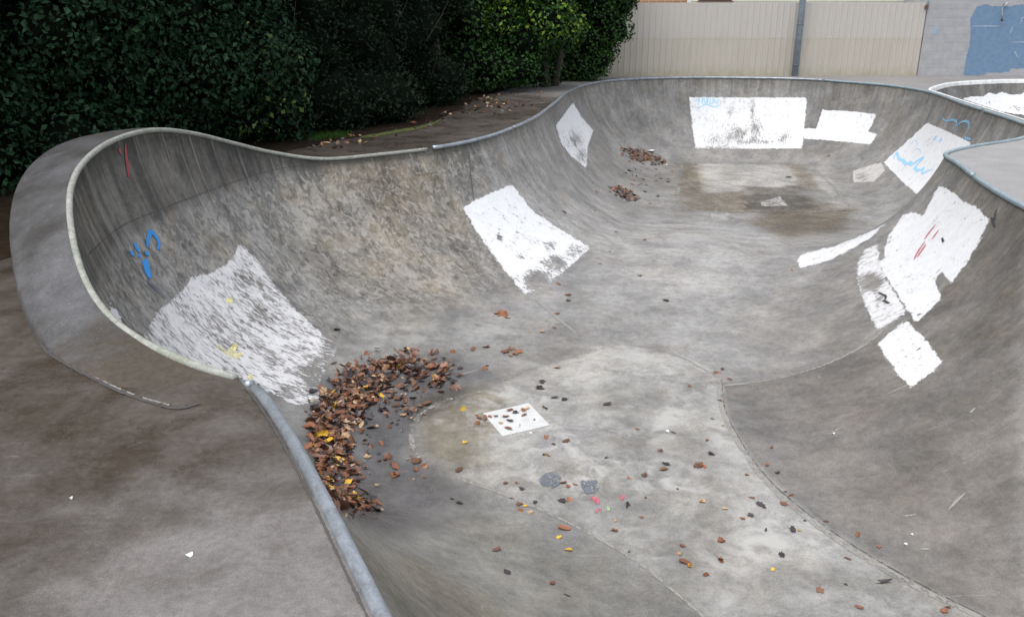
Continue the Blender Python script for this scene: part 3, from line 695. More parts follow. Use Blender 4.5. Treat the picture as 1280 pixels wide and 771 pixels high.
a2 = np.r_[0, np.cumsum(np.hypot(*(np.diff(r2, axis=0).T)))]; uvl = s2.data.uv_layers.new(name='wall'); li = np.empty(len(s2.data.loops), np.int32); s2.data.loops.foreach_get('vertex_index', li)
uvl.data.foreach_set('uv', np.c_[np.tile(a2, len(rows))[li], (li // n2) * .08].astype(np.float32).ravel())
cattr(s2, 'tint', np.full((len(V2), 3), .74)); attr(s2, 'drip', np.full(len(V2), .4)); attr(s2, 'streak', np.full(len(V2), .6)); attr(s2, 'chalk', np.full(len(V2), .1)); attr(s2, 'wet', np.zeros(len(V2))); attr(s2, 'spots', np.zeros(len(V2)))
bvh2 = BVHTree.FromPolygons([tuple(v) for v in V2], [tuple(q) for q in Q2.tolist()])
def cast2(u, v):
    R = Vector(ray(u, v)).normalized(); hit, n, i, d = bvh2.ray_cast(O, R)
    if hit is None: return None
    if n.dot(R) > 0: n = -n
    return hit, n, d
patch('paint_patch', [(1196,120),(1204,123),(1216,120.5),(1228,121),(1236,116),(1244,118),(1252,115),(1264,119),(1276,118),(1284,113),(1300,112),(1330,118),(1330,150),(1290,146),(1250,140),(1205,125)], M['white'], bowl2, caster=cast2, step=1.5, wear=[(1236,128,10,4,.4),(1270,135,12,6,.5)], base=.12, label='ragged white paint on the inside of the second bowl')
mb = MB(); VV = []; FF = []
for i in range(n2):
    p = r2[i]; q = inn[i]
    z = [(p[0] - q[0] * .04, p[1] - q[1] * .04, .006), (p[0] + q[0] * .005, p[1] + q[1] * .005, .012), (p[0] + q[0] * .02, p[1] + q[1] * .02, -.015), (p[0] + q[0] * .035, p[1] + q[1] * .035, -.085)]
    VV += z
for i in range(n2):
    j = (i + 1) % n2
    for k in range(3): FF.append((i * 4 + k, i * 4 + k + 1, j * 4 + k + 1, j * 4 + k))
o = mesh_obj('painted_rim', VV, FF, simple('white_rim_paint', (.60, .61, .60), .6, .25, 6), bowl2, True)

# ------------------------------------------------------------------ ground sheet with the bowls cut out
bm = bmesh.new()
def loop(P, z=0):
    vs = [bm.verts.new((p[0], p[1], z)) for p in P]
    return [bm.edges.new((vs[i], vs[(i + 1) % len(vs)])) for i in range(len(vs))]
E = loop([(-250, -250), (250, -250), (250, 250), (-250, 250)]) 
E += loop(rim[::3, :2]); E += loop(r2[::2])
bmesh.ops.triangle_fill(bm, use_beauty=True, use_dissolve=False, edges=E)
me = bpy.data.meshes.new('ground'); 
for f in bm.faces:
    if f.normal.z < 0: f.normal_flip()
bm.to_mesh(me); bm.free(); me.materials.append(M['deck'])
ground = bpy.data.objects.new('ground', me); C.objects.link(ground); ground['kind'] = 'structure'

# soil under the planting
soilm = simple('dark_leafy_soil', (.022, .016, .011), .95, .5, 9, spec=.05, bump=.8)
spx = [(356,190),(420,176),(455,171),(490,165),(540,154),(575,136),(612,118.5),(680,103),(745,97),(757,95.2)]
SP_ = [tuple(at(u, v)) for u, v in spx]
SP_ = [(-30, 3.2), (-4.3, 4.2), (-3.6, 5.1), (-3.5, 5.8), (-3.7, 6.8), (-3.6, 8.6), (-3.0, 9.9)] + SP_ + [(2.4, 24.0), (-30, 24)]
sv, _ = catmull(SP_[:-2], False, .25); jt = .06 * np.sin(sv[:, 0] * 9 + sv[:, 1] * 7); sv[:, 0] += jt; sv[:, 1] += jt * .6
pts = [(p[0], p[1], .004) for p in sv] + [(2.4, 24.0, .004), (-30, 24, .004)]
bm = bmesh.new(); vs = [bm.verts.new(p) for p in pts]; fce = bm.faces.new(vs); bmesh.ops.triangulate(bm, faces=[fce])
for f in bm.faces:
    f.normal_update()
    if f.normal.z < 0: f.normal_flip()
me = bpy.data.meshes.new('soil'); bm.to_mesh(me); bm.free(); me.materials.append(soilm)
soil = bpy.data.objects.new('soil', me); C.objects.link(soil); soil['kind'] = 'structure'
# moss strip and grass
mm = N('moss_mat'); Pm = mm.obj()
mm.set(color=mm.mix(mm.rng(mm.noise(Pm, 9, 6, .7), .35, .65, 0, 1), (.03, .04, .01), (.10, .12, .02)), rough=.9, normal=mm.bump(mm.noise(Pm, 60, 5, .7), .8, .02))
mv = []; mf = []
mps = [(452,173,1.5),(475,169,3),(500,164.5,4),(525,160,3.5),(545,154,2),(552,150,1)]
for u, v, h in mps:
    a = at(u, v + h / 2); b = at(u, v - h / 2); mv += [(a[0], a[1], .006), ((a[0] + b[0]) / 2, (a[1] + b[1]) / 2, .03), (b[0], b[1], .006)]
for i in range(len(mps) - 1):
    for k in range(2): mf.append((i * 3 + k, i * 3 + 3 + k, i * 3 + 4 + k, i * 3 + 1 + k))
mo = mesh_obj('moss', mv, mf, mm.m, None, True); tag(mo, 'strip of yellow-green moss along the edge of the wet path', 'moss', kind='stuff')
gmat = leafmat('grass_mat', (.02, .06, .008), (.06, .125, .015))
gv = []; gf = []
for _ in range(1500):
    u = random.gauss(412, 13); v = random.gauss(170, 2.6) - (u - 400) * .06; q = at(u, v); a = random.uniform(0, 6.3); h = random.uniform(.015, .05); w = .006
    c, s = math.cos(a), math.sin(a); k = len(gv)
    gv += [(q[0] - c * w, q[1] - s * w, 0), (q[0] + c * w, q[1] + s * w, 0), (q[0] + s * h * .5, q[1] + c * h * .5, h)]; gf.append((k, k + 1, k + 2))
go = big_mesh('grass', gv, gf, gmat); tag(go, 'small patch of bright green grass at the hedge corner', 'grass', kind='stuff')

# ------------------------------------------------------------------ hedge and shrubs
def crown(name, blobs, n, size, mat, parent, flat=.35, deep=.45):
    B = np.array(blobs, float); area = (B[:, 3] * B[:, 4] + B[:, 3] * B[:, 5] + B[:, 4] * B[:, 5]); pr = area / area.sum()
    need = n; PT = []; NM = []
    while need > 0:
        bi = rng.choice(len(B), need * 2, p=pr); d = rng.normal(size=(need * 2, 3)); d /= np.linalg.norm(d, axis=1)[:, None]
        rad = 1 - np.abs(rng.normal(0, .16, need * 2)); out = rng.random(need * 2) < .1; rad = np.where(out, rad + rng.random(need * 2) * .22, rad)
        p = B[bi, :3] + d * B[bi, 3:6] * rad[:, None]
        ok = p[:, 2] > .02
        for k in range(len(B)):
            e = (((p - B[k, :3]) / B[k, 3:6]) ** 2).sum(1); ok &= ~((e < deep) & (bi != k))
        p = p[ok][:need]; PT.append(p); NM.append(d[ok][:need] / B[bi[ok][:need], 3:6]); need -= len(p)
    Pn = np.concatenate(PT); Nn = np.concatenate(NM); Nn /= np.linalg.norm(Nn, axis=1)[:, None]
    k = len(Pn)
    nm = Nn * .8 + rng.normal(0, .55, (k, 3)) + np.array([0, 0, .35]); nm /= np.linalg.norm(nm, axis=1)[:, None]
    t = np.cross(nm, rng.normal(size=(k, 3)) + np.array([0, 0, -.8])); t /= np.linalg.norm(t, axis=1)[:, None]
    t = np.cross(t, nm) * .8 + t * .6 * rng.normal(0, .6, (k, 1)); t /= np.linalg.norm(t, axis=1)[:, None]
    s = np.cross(nm, t); s /= np.linalg.norm(s, axis=1)[:, None]
    sz = size * rng.uniform(.45, 1.35, (k, 1)); w = flat * rng.uniform(.8, 1.25, (k, 1))
    a = Pn - t * sz * .5; b = Pn + s * sz * w * .9 + nm * sz * .12 - t * sz * .05; c = Pn + t * sz * .5 - nm * sz * .08; e = Pn - s * sz * w * .9 + nm * sz * .12 - t * sz * .05
    VV = np.stack([a, b, c, e], 1).reshape(-1, 3); ix = np.arange(k)[:, None] * 4
    FF = np.concatenate([ix + [0, 1, 2], ix + [0, 2, 3]], 1).reshape(-1, 3)
    return big_mesh(name, VV, FF, mat, parent)
def core(name, blobs, mat, parent, k=.66):  # solid lumps filling a crown so nothing shows through
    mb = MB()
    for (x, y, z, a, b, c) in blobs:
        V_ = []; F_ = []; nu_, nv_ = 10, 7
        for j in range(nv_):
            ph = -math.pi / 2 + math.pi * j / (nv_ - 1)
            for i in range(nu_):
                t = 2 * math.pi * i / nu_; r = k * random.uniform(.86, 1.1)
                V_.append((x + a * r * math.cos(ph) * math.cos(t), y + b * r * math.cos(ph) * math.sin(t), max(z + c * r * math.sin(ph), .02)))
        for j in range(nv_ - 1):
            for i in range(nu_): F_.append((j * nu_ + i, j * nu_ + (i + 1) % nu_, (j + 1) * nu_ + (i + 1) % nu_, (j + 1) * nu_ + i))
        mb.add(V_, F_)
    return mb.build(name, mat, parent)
barkm = simple('dark_bark', (.05, .04, .032), .9, .4, 12, bump=.8, map_scale=(1, 1, .3))
LM = {'ivy': leafmat('hedge_leaf', (.005, .020, .009), (.026, .068, .030), .45, .24), 'ivy2': leafmat('hedge_leaf_yellowing', (.02, .05, .012), (.10, .13, .025), .4),
      'dark': leafmat('dark_leaf', (.005, .013, .006), (.017, .034, .014), .5), 'bright': leafmat('bright_leaf', (.010, .038, .009), (.040, .105, .016), .42, .36), 'lime': leafmat('lime_leaf', (.08, .17, .012), (.2, .28, .03), .45),
      'core': simple('near_black_inner_shade', (.006, .009, .006), .95, .4, 6, spec=.03, bump=.5)}  # near-black core: shade inside the crowns is put into its colour
# left hedge
random.seed(91); rng = np.random.default_rng(13)
H0 = np.array([-2.95, 11.0]); H1 = np.array([-5.1, 7.2]); H2 = np.array([-6.9, 4.6])
hedge = empty('clipped_hedge', 'tall dense dark green hedge behind the raised left lip of the bowl', 'hedge', (*(H1 + H0) / 2, 0))
hb = []
def along(t):
    d1 = np.linalg.norm(H1 - H0); d2 = np.linalg.norm(H2 - H1); s = t * (d1 + d2)
    return H0 + (H1 - H0) * s / d1 if s < d1 else H1 + (H2 - H1) * (s - d1) / d2
for i in range(13):
    for z in (.35, .95, 1.55, 2.15, 2.7):
        p = along((i + random.uniform(-.25, .25)) / 12); r = random.uniform(.34, .66)
        back = random.uniform(-.38, .22); hb.append((p[0] - .15 + back * .9, p[1] + back * -.4 + .15, z + random.uniform(-.15, .15), r * 1.15, r * 1.1, r * .95))
hb2 = []
for i in range(9):
    for z in (3.3, 4.2, 5.0):
        p = along(i / 8); hb2.append((p[0] - .35 + random.uniform(-.2, .2), p[1] + random.uniform(-.2, .2), z, .95, .95, .75))
        if z < 4: hb2.append((p[0] - 1.3, p[1] + .5, z - 2 + random.uniform(0, 1), 1.0, 1.0, 1.1))
hb3 = []
for i in range(16):
    for z in (.5, 1.3, 2.1, 2.9):
        p = along(i / 15); hb3.append((p[0] - .75, p[1] + .35, z, .62, .62, .62))
core('shade_backing', hb3, LM['core'], hedge, .95)  # added solid dark lumps behind the leaves, closing see-through gaps
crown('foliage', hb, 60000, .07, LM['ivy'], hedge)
core('shade_core', hb + hb2, LM['core'], hedge, .56); crown('upper_foliage', hb2, 14000, .12, LM['ivy'], hedge)

# a few yellowing sprigs at the right end
yb = [(-2.72, 10.4, .62, .3, .25, .2), (-2.75, 10.4, 1.0, .35, .25, .25), (-3.0, 10.15, .3, .3, .25, .2), (-3.1, 10.2, 1.3, .4, .2, .3)]
o = crown('yellowing_sprigs', yb, 120, .07, LM['ivy2'], hedge)
# dark shrub in the middle
random.seed(189); rng = np.random.default_rng(27)
def trunk(pts, r0, r1, parent, n=9, name='trunk'):
    P_, _ = catmull(pts, False, .15, (0, 2)); m_ = len(P_)
    rr = [(r0 + (r1 - r0) * i / m_) * (1 + .12 * math.sin(i * 1.9)) for i in range(m_)]
    mb = MB(); mb.tube(P_, rr, n); return mb.build(name, barkm, parent, True)
sh = empty('shrub', 'very dark loose shrub in the gap between the hedge and the bushy tree', 'shrub', (-2.4, 14.6, 0))
sb = []
for i in range(64):
    t = random.random(); sb.append((np.interp(t, [0, .3, .55, .8, 1], [-3.9, -2.45, -1.95, -1.55, -1.15]) + random.uniform(-.45, .1), np.interp(t, [0, .3, .55, .8, 1], [11.9, 12.1, 13.3, 15.2, 17.8]) + random.uniform(-.1, .5), random.choice([.25, .4, .8, 1.3, 1.8, 2.4, 2.9]) + random.uniform(-.1, .1), random.uniform(.42, .75), random.uniform(.42, .75), random.uniform(.4, .6)))
sb2 = []
for i in range(26):
    t = i / 25; sb2.append((-5.0 + 3.6 * t + random.uniform(-.4, .2), 13.4 + 5.4 * t, random.choice([.8, 2.2, 3.4, 4.4]), .95, .95, .95))
core('shade_core', sb + sb2 + [(b[0] - .6, b[1] + .4, b[2], .7, .7, .6) for b in sb[::2]], LM['core'], sh, .8); crown('upper_foliage', sb2, 9000, .12, LM['dark'], sh); crown('foliage', sb, 34000, .07, LM['dark'], sh, .28)
twm = simple('grey_twig', (.07, .06, .05), .9, .3)
for i in range(40):
    mb = MB(); b = random.choice(sb); p = Vector(b[:3]) + Vector((random.uniform(-.3, .5), -b[4] * .9, random.uniform(-.3, .3))); d = Vector((random.uniform(-.5, .5), random.uniform(-.4, .1), random.uniform(.3, 1))).normalized() * random.uniform(.3, .8)
    mb.tube([p, p + d * .5 + Vector((.03, 0, 0)), p + d], [.006, .004, .002], 5); mb.build('bare_twig', twm, sh)
for x, y in ((-2.9, 15.2), (-1.5, 16.4)): trunk([(x, y, -.05), (x + .1, y, .7), (x + .05, y + .2, 1.6), (x + .3, y + .2, 2.4)], .08, .04, sh)
# bright bushy tree
random.seed(140); rng = np.random.default_rng(20)
tr = empty('bushy_tree', 'bushy tree with bright yellow-green outer leaves left of the cream fence', 'tree', (.45, 19.0, 0))
tb = []
for i in range(40):
    a = random.uniform(0, 6.3); z = random.uniform(.75, 3.4); R_ = 1.25 * (1 - abs(z - 2.1) / 3.2); tb.append((.1 + math.cos(a) * R_ * random.uniform(.6, 1) * 1.15, 18.9 + math.sin(a) * R_ * .9, z, random.uniform(.4, .65), random.uniform(.4, .65), random.uniform(.35, .55)))
tb += [(.1 + random.uniform(-1, 1), 19.2 + random.uniform(-.4, .6), z, .8, .8, .7) for z in (3.4, 3.9, 4.4, 4.8, 3.6, 4.2)]
tb += [(-.5, 17.6, .55, .55, .5, .5), (.05, 18.0, .5, .55, .5, .42), (-1.0, 17.5, .6, .6, .5, .55), (-.9, 17.7, 1.4, .6, .6, .6)]
tb += [(x + random.uniform(-.1, .1), y + random.uniform(-.1, .1), z, .5, .5, .42) for x, y in ((-1.0, 18.4), (-.55, 18.7), (-.1, 18.9), (.35, 19.2), (.7, 19.8)) for z in (.35, .95, 1.5, 2.1)]
core('shade_core', tb, LM['core'], tr, .62); crown('foliage', tb, 26000, .085, LM['bright'], tr, .34)
crown('new_leaves', [(b[0], b[1] - b[4] * .35, b[2] + .1, b[3] * .95, b[4] * .9, b[5] * .95) for b in tb if 1.0 < b[2] and b[1] < 19.3 and random.random() < .6], 2000, .085, LM['lime'], tr, .34)
trunk([(.75, 19.3, -.05), (.7, 19.3, .6), (.5, 19.4, 1.4), (.4, 19.4, 2.4)], .12, .06, tr); trunk([(.95, 19.6, -.05), (1.05, 19.6, .5), (1.1, 19.6, 1.2), (.9, 19.6, 2.2)], .09, .05, tr)
# rounded tree against the fence
random.seed(231); rng = np.random.default_rng(33)
t2 = empty('bushy_tree', 'dense round dark green tree leaning over the left end of the cream fence', 'tree', (1.9, 21.6, 0))
tb2 = []
for i in range(40):
    a = random.uniform(0, 6.3); z = random.uniform(.55, 3.3); R_ = .25 + .85 * min(z / 2.0, 1); tb2.append((1.95 + math.cos(a) * R_ * random.uniform(.5, 1) * .95 - .25 * (z < 1), 21.35 + math.sin(a) * R_ * .6, z, random.uniform(.32, .5), random.uniform(.32, .45), random.uniform(.3, .48)))
tb2 += [(1.3, 21.0, .35, .45, .35, .38), (1.75, 20.9, .3, .4, .35, .34), (2.1, 20.95, .42, .35, .3, .36), (.9, 20.9, .4, .4, .35, .42)]
tb2 += [(x + random.uniform(-.08, .08), y, z, .42, .4, .38) for x, y, zz in ((.7, 21.0, 3), (1.15, 21.2, 3), (1.55, 21.3, 3), (1.9, 21.4, 2.6)) for z in np.arange(.3, zz, .5)]
tb2 += [(x, 21.3, z, .42, .4, .36) for x, z in ((2.25, 1.3), (2.45, 1.75), (2.6, 2.2), (2.3, 2.2), (2.7, 2.7), (2.2, .8), (1.95, .4))]
tb2 += [(x, 22.0, z, .6, .35, .55) for x in (-1.6, -.7, .2, 1.0) for z in (.5, 1.4, 2.3)]
core('shade_core', tb2, LM['core'], t2, .62); crown('foliage', tb2, 24000, .08, LM['bright'], t2, .36)
trunk([(1.45, 21.4, -.05), (1.5, 21.4, .6), (1.6, 21.4, 1.4), (1.8, 21.4, 2.2)], .11, .06, t2); trunk([(1.85, 21.5, -.05), (1.9, 21.5, .6), (1.9, 21.4, 1.6)], .08, .05, t2); trunk([(1.2, 21.6, -.05), (1.15, 21.6, .7), (1.3, 21.5, 1.6)], .07, .04, t2)

# ------------------------------------------------------------------ fence, wall, pole, house
YF = at(1000, 95)[1]
xl, xr = .2, atY(1151, 60, YF)[0]
ztop = atY(1000, 3.6, YF)[2]
def corrugated(x0, x1, y, z0, z1, pitch=.153, depth=.013, overlap=None):
    V_ = []; xs = []; x = x0
    prof = [(0, 0), (.62, 0), (.72, 1), (.9, 1), (1.0, 0)]
    while x < x1:
        for a, d in prof[:-1]: xs.append((min(x + a * pitch, x1), y - d * depth))
        x += pitch
    xs.append((x1, y)); n = len(xs)
    lv = [(z0, 0), (z1, 0)]
    V_ = [(a, b, z0) for a, b in xs] + [(a, b, z1) for a, b in xs]
    return V_, [(i, i + 1, n + i + 1, n + i) for i in range(n - 1)]
fm = N('cream_fence_steel'); Pf = fm.obj(); sx = fm.node('ShaderNodeSeparateXYZ', {0: Pf})
gz = fm.rng(sx.outputs[2], .0, .3, 1, 0, True)
fcol = fm.mix(fm.rng(fm.noise(fm.map(Pf, (1, 1, .25)), 4, 6, .65), .4, .7, 0, .6), (.455, .425, .37), (.40, .37, .315))
fcol = fm.mix(fm.math('MULTIPLY', gz, fm.rng(fm.noise(Pf, 6, 5, .7), .35, .6, .1, .8)), fcol, (.33, .31, .22))
fm.set(color=fcol, rough=.55, spec=.35)
fm2 = N('cream_fence_steel_upper'); Pf = fm2.obj()
fm2.set(color=fm2.mix(fm2.rng(fm2.noise(fm2.map(Pf, (1, 1, .3)), 4, 6, .65), .4, .7, 0, .6), (.475, .45, .415), (.44, .415, .385)), rough=.55, spec=.35)
xp = atY(995, 50, YF)[0]
zmid = atY(1000, 47, YF)[2]
def fence(x0, x1, label):
    f = empty('metal_fence', label, 'fence', ((x0 + x1) / 2, YF, 0), 'cream ribbed fence sections')
    v, fc = corrugated(x0, x1, YF, -.02, zmid); mesh_obj('lower_sheet', v, fc, fm.m, f)
    v, fc = corrugated(x0, x1, YF - .003, zmid - .02, ztop); mesh_obj('upper_sheet', v, fc, fm2.m, f)
    rl = MB()
    for z in (.25, zmid, ztop - .12): rl.box(x0 + .02, x1 - .02, YF + .026, YF + .066, z - .03, z + .03)
    rl.build('rail', M['steel'], f)
    for k in range(3):
        x = x0 + .1 + (x1 - x0 - .2) * k / 2; MB().box(x - .03, x + .03, YF + .069, YF + .13, -.2, ztop - .02).build('post', M['steel'], f)
fence(xl, xp + .02, 'cream ribbed metal fence section left of the light pole')
fence(xp + .023, xr, 'cream ribbed metal fence section right of the light pole')
pole = empty('light_pole', 'galvanised steel light pole standing against the cream fence', 'light pole', (xp, YF - .2, 0))
mb = MB(); mb.tube([(xp, YF - .2, -.1), (xp, YF - .2, 2.5), (xp, YF - .2, 6.5)], [.085, .08, .055], 16); mb.build('pole', simple('pole_steel', (.27, .32, .37), .45, .25, 5, .3), pole, True)
for vpx in (31, 81):
    z = atY(995, vpx, YF - .2)[2]; mb = MB(); mb.tube([(xp, YF - .2, z - .015), (xp, YF - .2, z + .015)], .089, 16); mb.build('clamp_band', simple('band_steel', (.12, .13, .14), .5, .2), pole, True)
mb = MB(); mb.tube([(xp, YF - .2, 6.45), (xp, YF - .5, 6.75), (xp, YF - 1.1, 6.85)], .03, 8); mb.build('lamp_arm', M['steel'], pole, True)
MB().box(xp - .16, xp + .16, YF - 1.6, YF - 1.05, 6.78, 6.9).build('lamp_head', M['steel'], pole)
# block wall
wm = N('grey_painted_blockwork'); Pw = wm.obj()
Pw2 = wm.node('ShaderNodeSeparateXYZ', {0: Pw}); cv = wm.node('ShaderNodeCombineXYZ', {0: Pw2.outputs[0], 1: Pw2.outputs[2], 2: 0.0})
br = wm.node('ShaderNodeTexBrick', {'Vector': cv.outputs[0], 'Color1': (.335, .34, .355, 1), 'Color2': (.35, .35, .36, 1), 'Mortar': (.29, .29, .30, 1), 'Scale': 1.0, 'Mortar Size': .006, 'Brick Width': .4, 'Row Height': .205, 'Mortar Smooth': .3})
wc = wm.scale(br.outputs[0], wm.rng(wm.noise(Pw, 5, 7, .65), .3, .7, .88, 1.12))
wm.set(color=wc, rough=.7, normal=wm.bump(br.outputs[1], -.25, .01))
wall = empty('block_wall', 'grey painted concrete block wall with a big blue paint patch', 'wall', (xr + 8, YF, 0))
mesh_obj('wall_face', *(lambda m_: (m_.V, m_.F))(MB().box(xr + .012, xr + 16, YF - .012, YF + .19, -.3, atY(1200, 4.6, YF)[2])), wm.m, wall)
bpm = N('blue_wall_paint'); Pb = bpm.obj()
bpm2 = M['wallblue'] = paint('blue_masonry_paint', (.15, .245, .37), sc=14, rough=.6, dirt=.6)
patch('paint_patch', [(1203.5,94.5),(1208,72),(1213,48.5),(1213,21),(1217,17),(1221,8.5),(1234,4.8),(1237,8),(1251,8),(1266,8),(1271,6.2),(1330,6),(1330,86),(1264,86),(1261,90),(1250,91),(1233,91),(1231,94.5)], M['wallblue'], wall, caster=cast_plane(YF - .012), lift=.003, step=2.5, base=.06, label='big blue paint patch on the block wall')
strokes('graffiti', [[(1167,43),(1171,32)]], .05, M['lblue'], wall, caster=cast_plane(YF - .012), wear=.4)
strokes('mortar_line', [[(1264,53),(1330,53)], [(1275,30),(1278,22)], [(1262,42),(1266,34)], [(1215,33),(1250,33)], [(1268,64),(1272,72)], [(1276,22),(1330,22)]], .025, simple('pale_mortar', (.3, .37, .45), .7), wall, caster=cast_plane(YF - .012), lift=.006, wear=0)
mb = MB(); p0 = Vector(atY(1258, 1, YF)); xx = p0.x
def wp_(u, v, dy): q = atY(u, v, YF); return Vector((q[0], YF - dy, q[2]))
hk = empty('wall_bracket', 'thin bent metal bracket hanging on the blue wall patch', 'bracket', tuple(wp_(1250, 8, .02)))
mb.tube([wp_(1260, -14, .0), wp_(1258.5, 0, .05), wp_(1255, 5, .1), wp_(1250, 10, .14), wp_(1248.5, 20, .15), wp_(1248.5, 25, .15)], .018, 8); mb.build('arm', M['steel'], hk, True)
mb = MB(); mb.tube([wp_(1248.5, 24, .15), wp_(1248.5, 26.5, .15)], .028, 8); mb.build('end_cap', simple('dark_cap', (.05, .045, .04), .6, .2), hk, True)
MB().box(xx - .06, xx + .05, YF - .03, YF - .0125, 1.70, atY(1200, 4.6, YF)[2] - .01).build('wall_plate', M['steel'], hk)
pp = empty('vent_pipe', 'short blue-grey pipe beside the joint of fence and block wall', 'pipe', tuple(wp_(1158, 5, .05)))
mb = MB(); mb.tube([wp_(1157.5, 9, .045), wp_(1159.5, 2, .045), wp_(1162, -15, .045)], .03, 8); mb.build('pipe', M['teal_steel'], pp, True)
MB().box(wp_(1155.5, 8, 0).x, wp_(1158.8, 8, 0).x, YF - .09, YF - .0125, atY(1157, 11.5, YF)[2], atY(1157, 7, YF)[2]).build('clip', simple('rusty_clip', (.12, .08, .06), .7, .3), pp)
# house behind the fence
YH = 27.0
hx = lambda u: atY(u, 2, YH)[0]
hz = lambda v: atY(900, v, YH)[2]
house = empty('house', 'brick and cream weatherboard house just showing above the fence', 'house', (hx(980), YH, 0))
bk = N('orange_brick'); Pb = bk.obj(); ps = bk.node('ShaderNodeSeparateXYZ', {0: Pb}); cv = bk.node('ShaderNodeCombineXYZ', {0: ps.outputs[0], 1: ps.outputs[2], 2: 0.0})
b_ = bk.node('ShaderNodeTexBrick', {'Vector': cv.outputs[0], 'Color1': (.42, .2, .085, 1), 'Color2': (.36, .155, .065, 1), 'Mortar': (.45, .4, .33, 1), 'Scale': 1.0, 'Mortar Size': .01, 'Brick Width': .24, 'Row Height': .086})
bk.set(color=b_.outputs[0], rough=.85)
crm = simple('cream_weatherboard', (.74, .75, .62), .55, .06, 3)
MB().box(hx(640), hx(860), YH, YH + .3, 0, 3.4).build('brick_wall', bk.m, house)
w_ = MB(); z = 0
while z < 3.39: w_.add([(hx(863), YH - .03, z), (hx(1183), YH - .03, z), (hx(1183), YH - .005, z + .17), (hx(863), YH - .005, z + .17)], [(0, 1, 2, 3)]); z += .17
w_.box(hx(863), hx(1183), YH, YH + .3, 0, 3.4); w_.build('weatherboard_wall', crm, house)
MB().box(hx(858.5), hx(863.5), YH - .06, YH - .032, 0, 3.4).build('corner_board', simple('white_trim', (.78, .78, .76), .5, .05), house)
win = MB().box(hx(871), hx(916), YH - .09, YH - .035, hz(2.8), hz(1.6)).build('window_sill', simple('brown_sill', (.2, .09, .06), .6, .2), house)
MB().box(hx(873), hx(914), YH - .06, YH - .032, hz(1.6) + .002, 2.95).build('window', simple('window_glass', (.05, .06, .07), .1, .1), house)
MB().box(hx(1139.5), hx(1142), YH - .12, YH - .033, 0, 3.2).build('downpipe', simple('dark_downpipe', (.16, .10, .08), .5, .2), house)
rf = MB(); rf.add([(hx(630), YH - .5, 3.3), (hx(1195), YH - .5, 3.3), (hx(1195), YH + 4, 5), (hx(630), YH + 4, 5), (hx(630), YH - .5, 3.42), (hx(1195), YH - .5, 3.42), (hx(1195), YH + 4, 5.12), (hx(630), YH + 4, 5.12)], [(0,3,2,1),(4,5,6,7),(0,1,5,4),(1,2,6,5),(2,3,7,6),(3,0,4,7)])
rf.build('roof', simple('roof_tile', (.25, .12, .08), .8, .3), house)
YS = 24.6
shed = empty('shed', 'grey metal shed showing as a strip above the block wall', 'shed', (atY(1300, 0, YS)[0], YS, 0))
MB().box(atY(1178, 0, YS)[0], atY(1178, 0, YS)[0] + 9, YS, YS + 4, 0, 2.6).build('wall', simple('grey_sheet', (.38, .385, .40), .5, .08, 2), shed)
MB().box(atY(1178, 0, YS)[0] - .05, atY(1178, 0, YS)[0] + 9.05, YS - .05, YS + 4.05, 2.602, 2.75).build('roof', simple('dark_sheet', (.2, .2, .21), .5, .1, 2), shed)

# ------------------------------------------------------------------ fallen leaves
random.seed(581); rng = np.random.default_rng(83)
LC = {'dark': (.05, .037, .04), 'brown': (.17, .08, .046), 'rust': (.25, .10, .046), 'yellow': (.75, .45, .04), 'tan': (.50, .34, .19)}
LMAT = {}
for k, c in LC.items():
    m = N('fallen_leaf_' + k); P = m.obj(); r = m.node('ShaderNodeObjectInfo').outputs['Random']
    m.set(color=m.scale(m.mix(m.rng(m.noise(P, 40, 4, .6), .4, .65, 0, .7), c, tuple(x * .55 for x in c)), m.rng(r, 0, 1, .65, 1.3)), rough=.42, spec=.5); LMAT[k] = m.m
def leaf_geo(kind):
    pts = []
    n = 14
    for i in range(n):
        t = i / n * 2 * math.pi; r = .5
        if kind == 0: r *= 1 + .10 * math.cos(t * 2)                       # oval
        elif kind == 1: r *= .72 + .28 * abs(math.cos(t * 2.5)) ** .8       # lobed
        elif kind == 2: r *= .8 + .2 * math.cos(t * 5 + .4)
        else: r *= .9 + .1 * math.cos(t * 7)
        r *= random.uniform(.8, 1.12); w = {0: .62, 1: .9, 2: .85, 3: .7}[kind]
        pts.append((r * math.cos(t), r * w * math.sin(t) * (1 - .25 * math.cos(t))))
    curl = random.uniform(.25, 1.1); bend = random.uniform(.15, .8); V_ = [(0, 0, .02)]
    for ring in (.5, 1.0):
        for (x, y) in pts:
            x_, y_ = x * ring, y * ring; V_.append((x_ * (1 - .15 * bend * abs(x_)), y_ * (1 - .25 * curl * abs(y_)), .02 + curl * 1.1 * y_ * y_ + bend * .7 * x_ * x_ * (1 if x_ > 0 else .5) + random.uniform(-.02, .02) * ring))
    F_ = [(0, 1 + i, 1 + (i + 1) % n) for i in range(n)]
    F_ += [(1 + i, 1 + n + i, 1 + n + (i + 1) % n, 1 + (i + 1) % n) for i in range(n)]
    k = len(V_); V_ += [(-.48, -.012, .03), (-.48, .012, .03), (-.8, .01, .12), (-.8, -.006, .12)]; F_.append((k, k + 1, k + 2, k + 3))
    return V_, F_
LG = [leaf_geo(i % 4) for i in range(8)]
LME = {}
for c in LC:
    for g in range(8):
        me = bpy.data.meshes.new('fallen_leaf'); me.from_pydata(LG[g][0], [], LG[g][1]); me.polygons.foreach_set('use_smooth', [True] * len(me.polygons)); me.materials.append(LMAT[c]); LME[c, g] = me
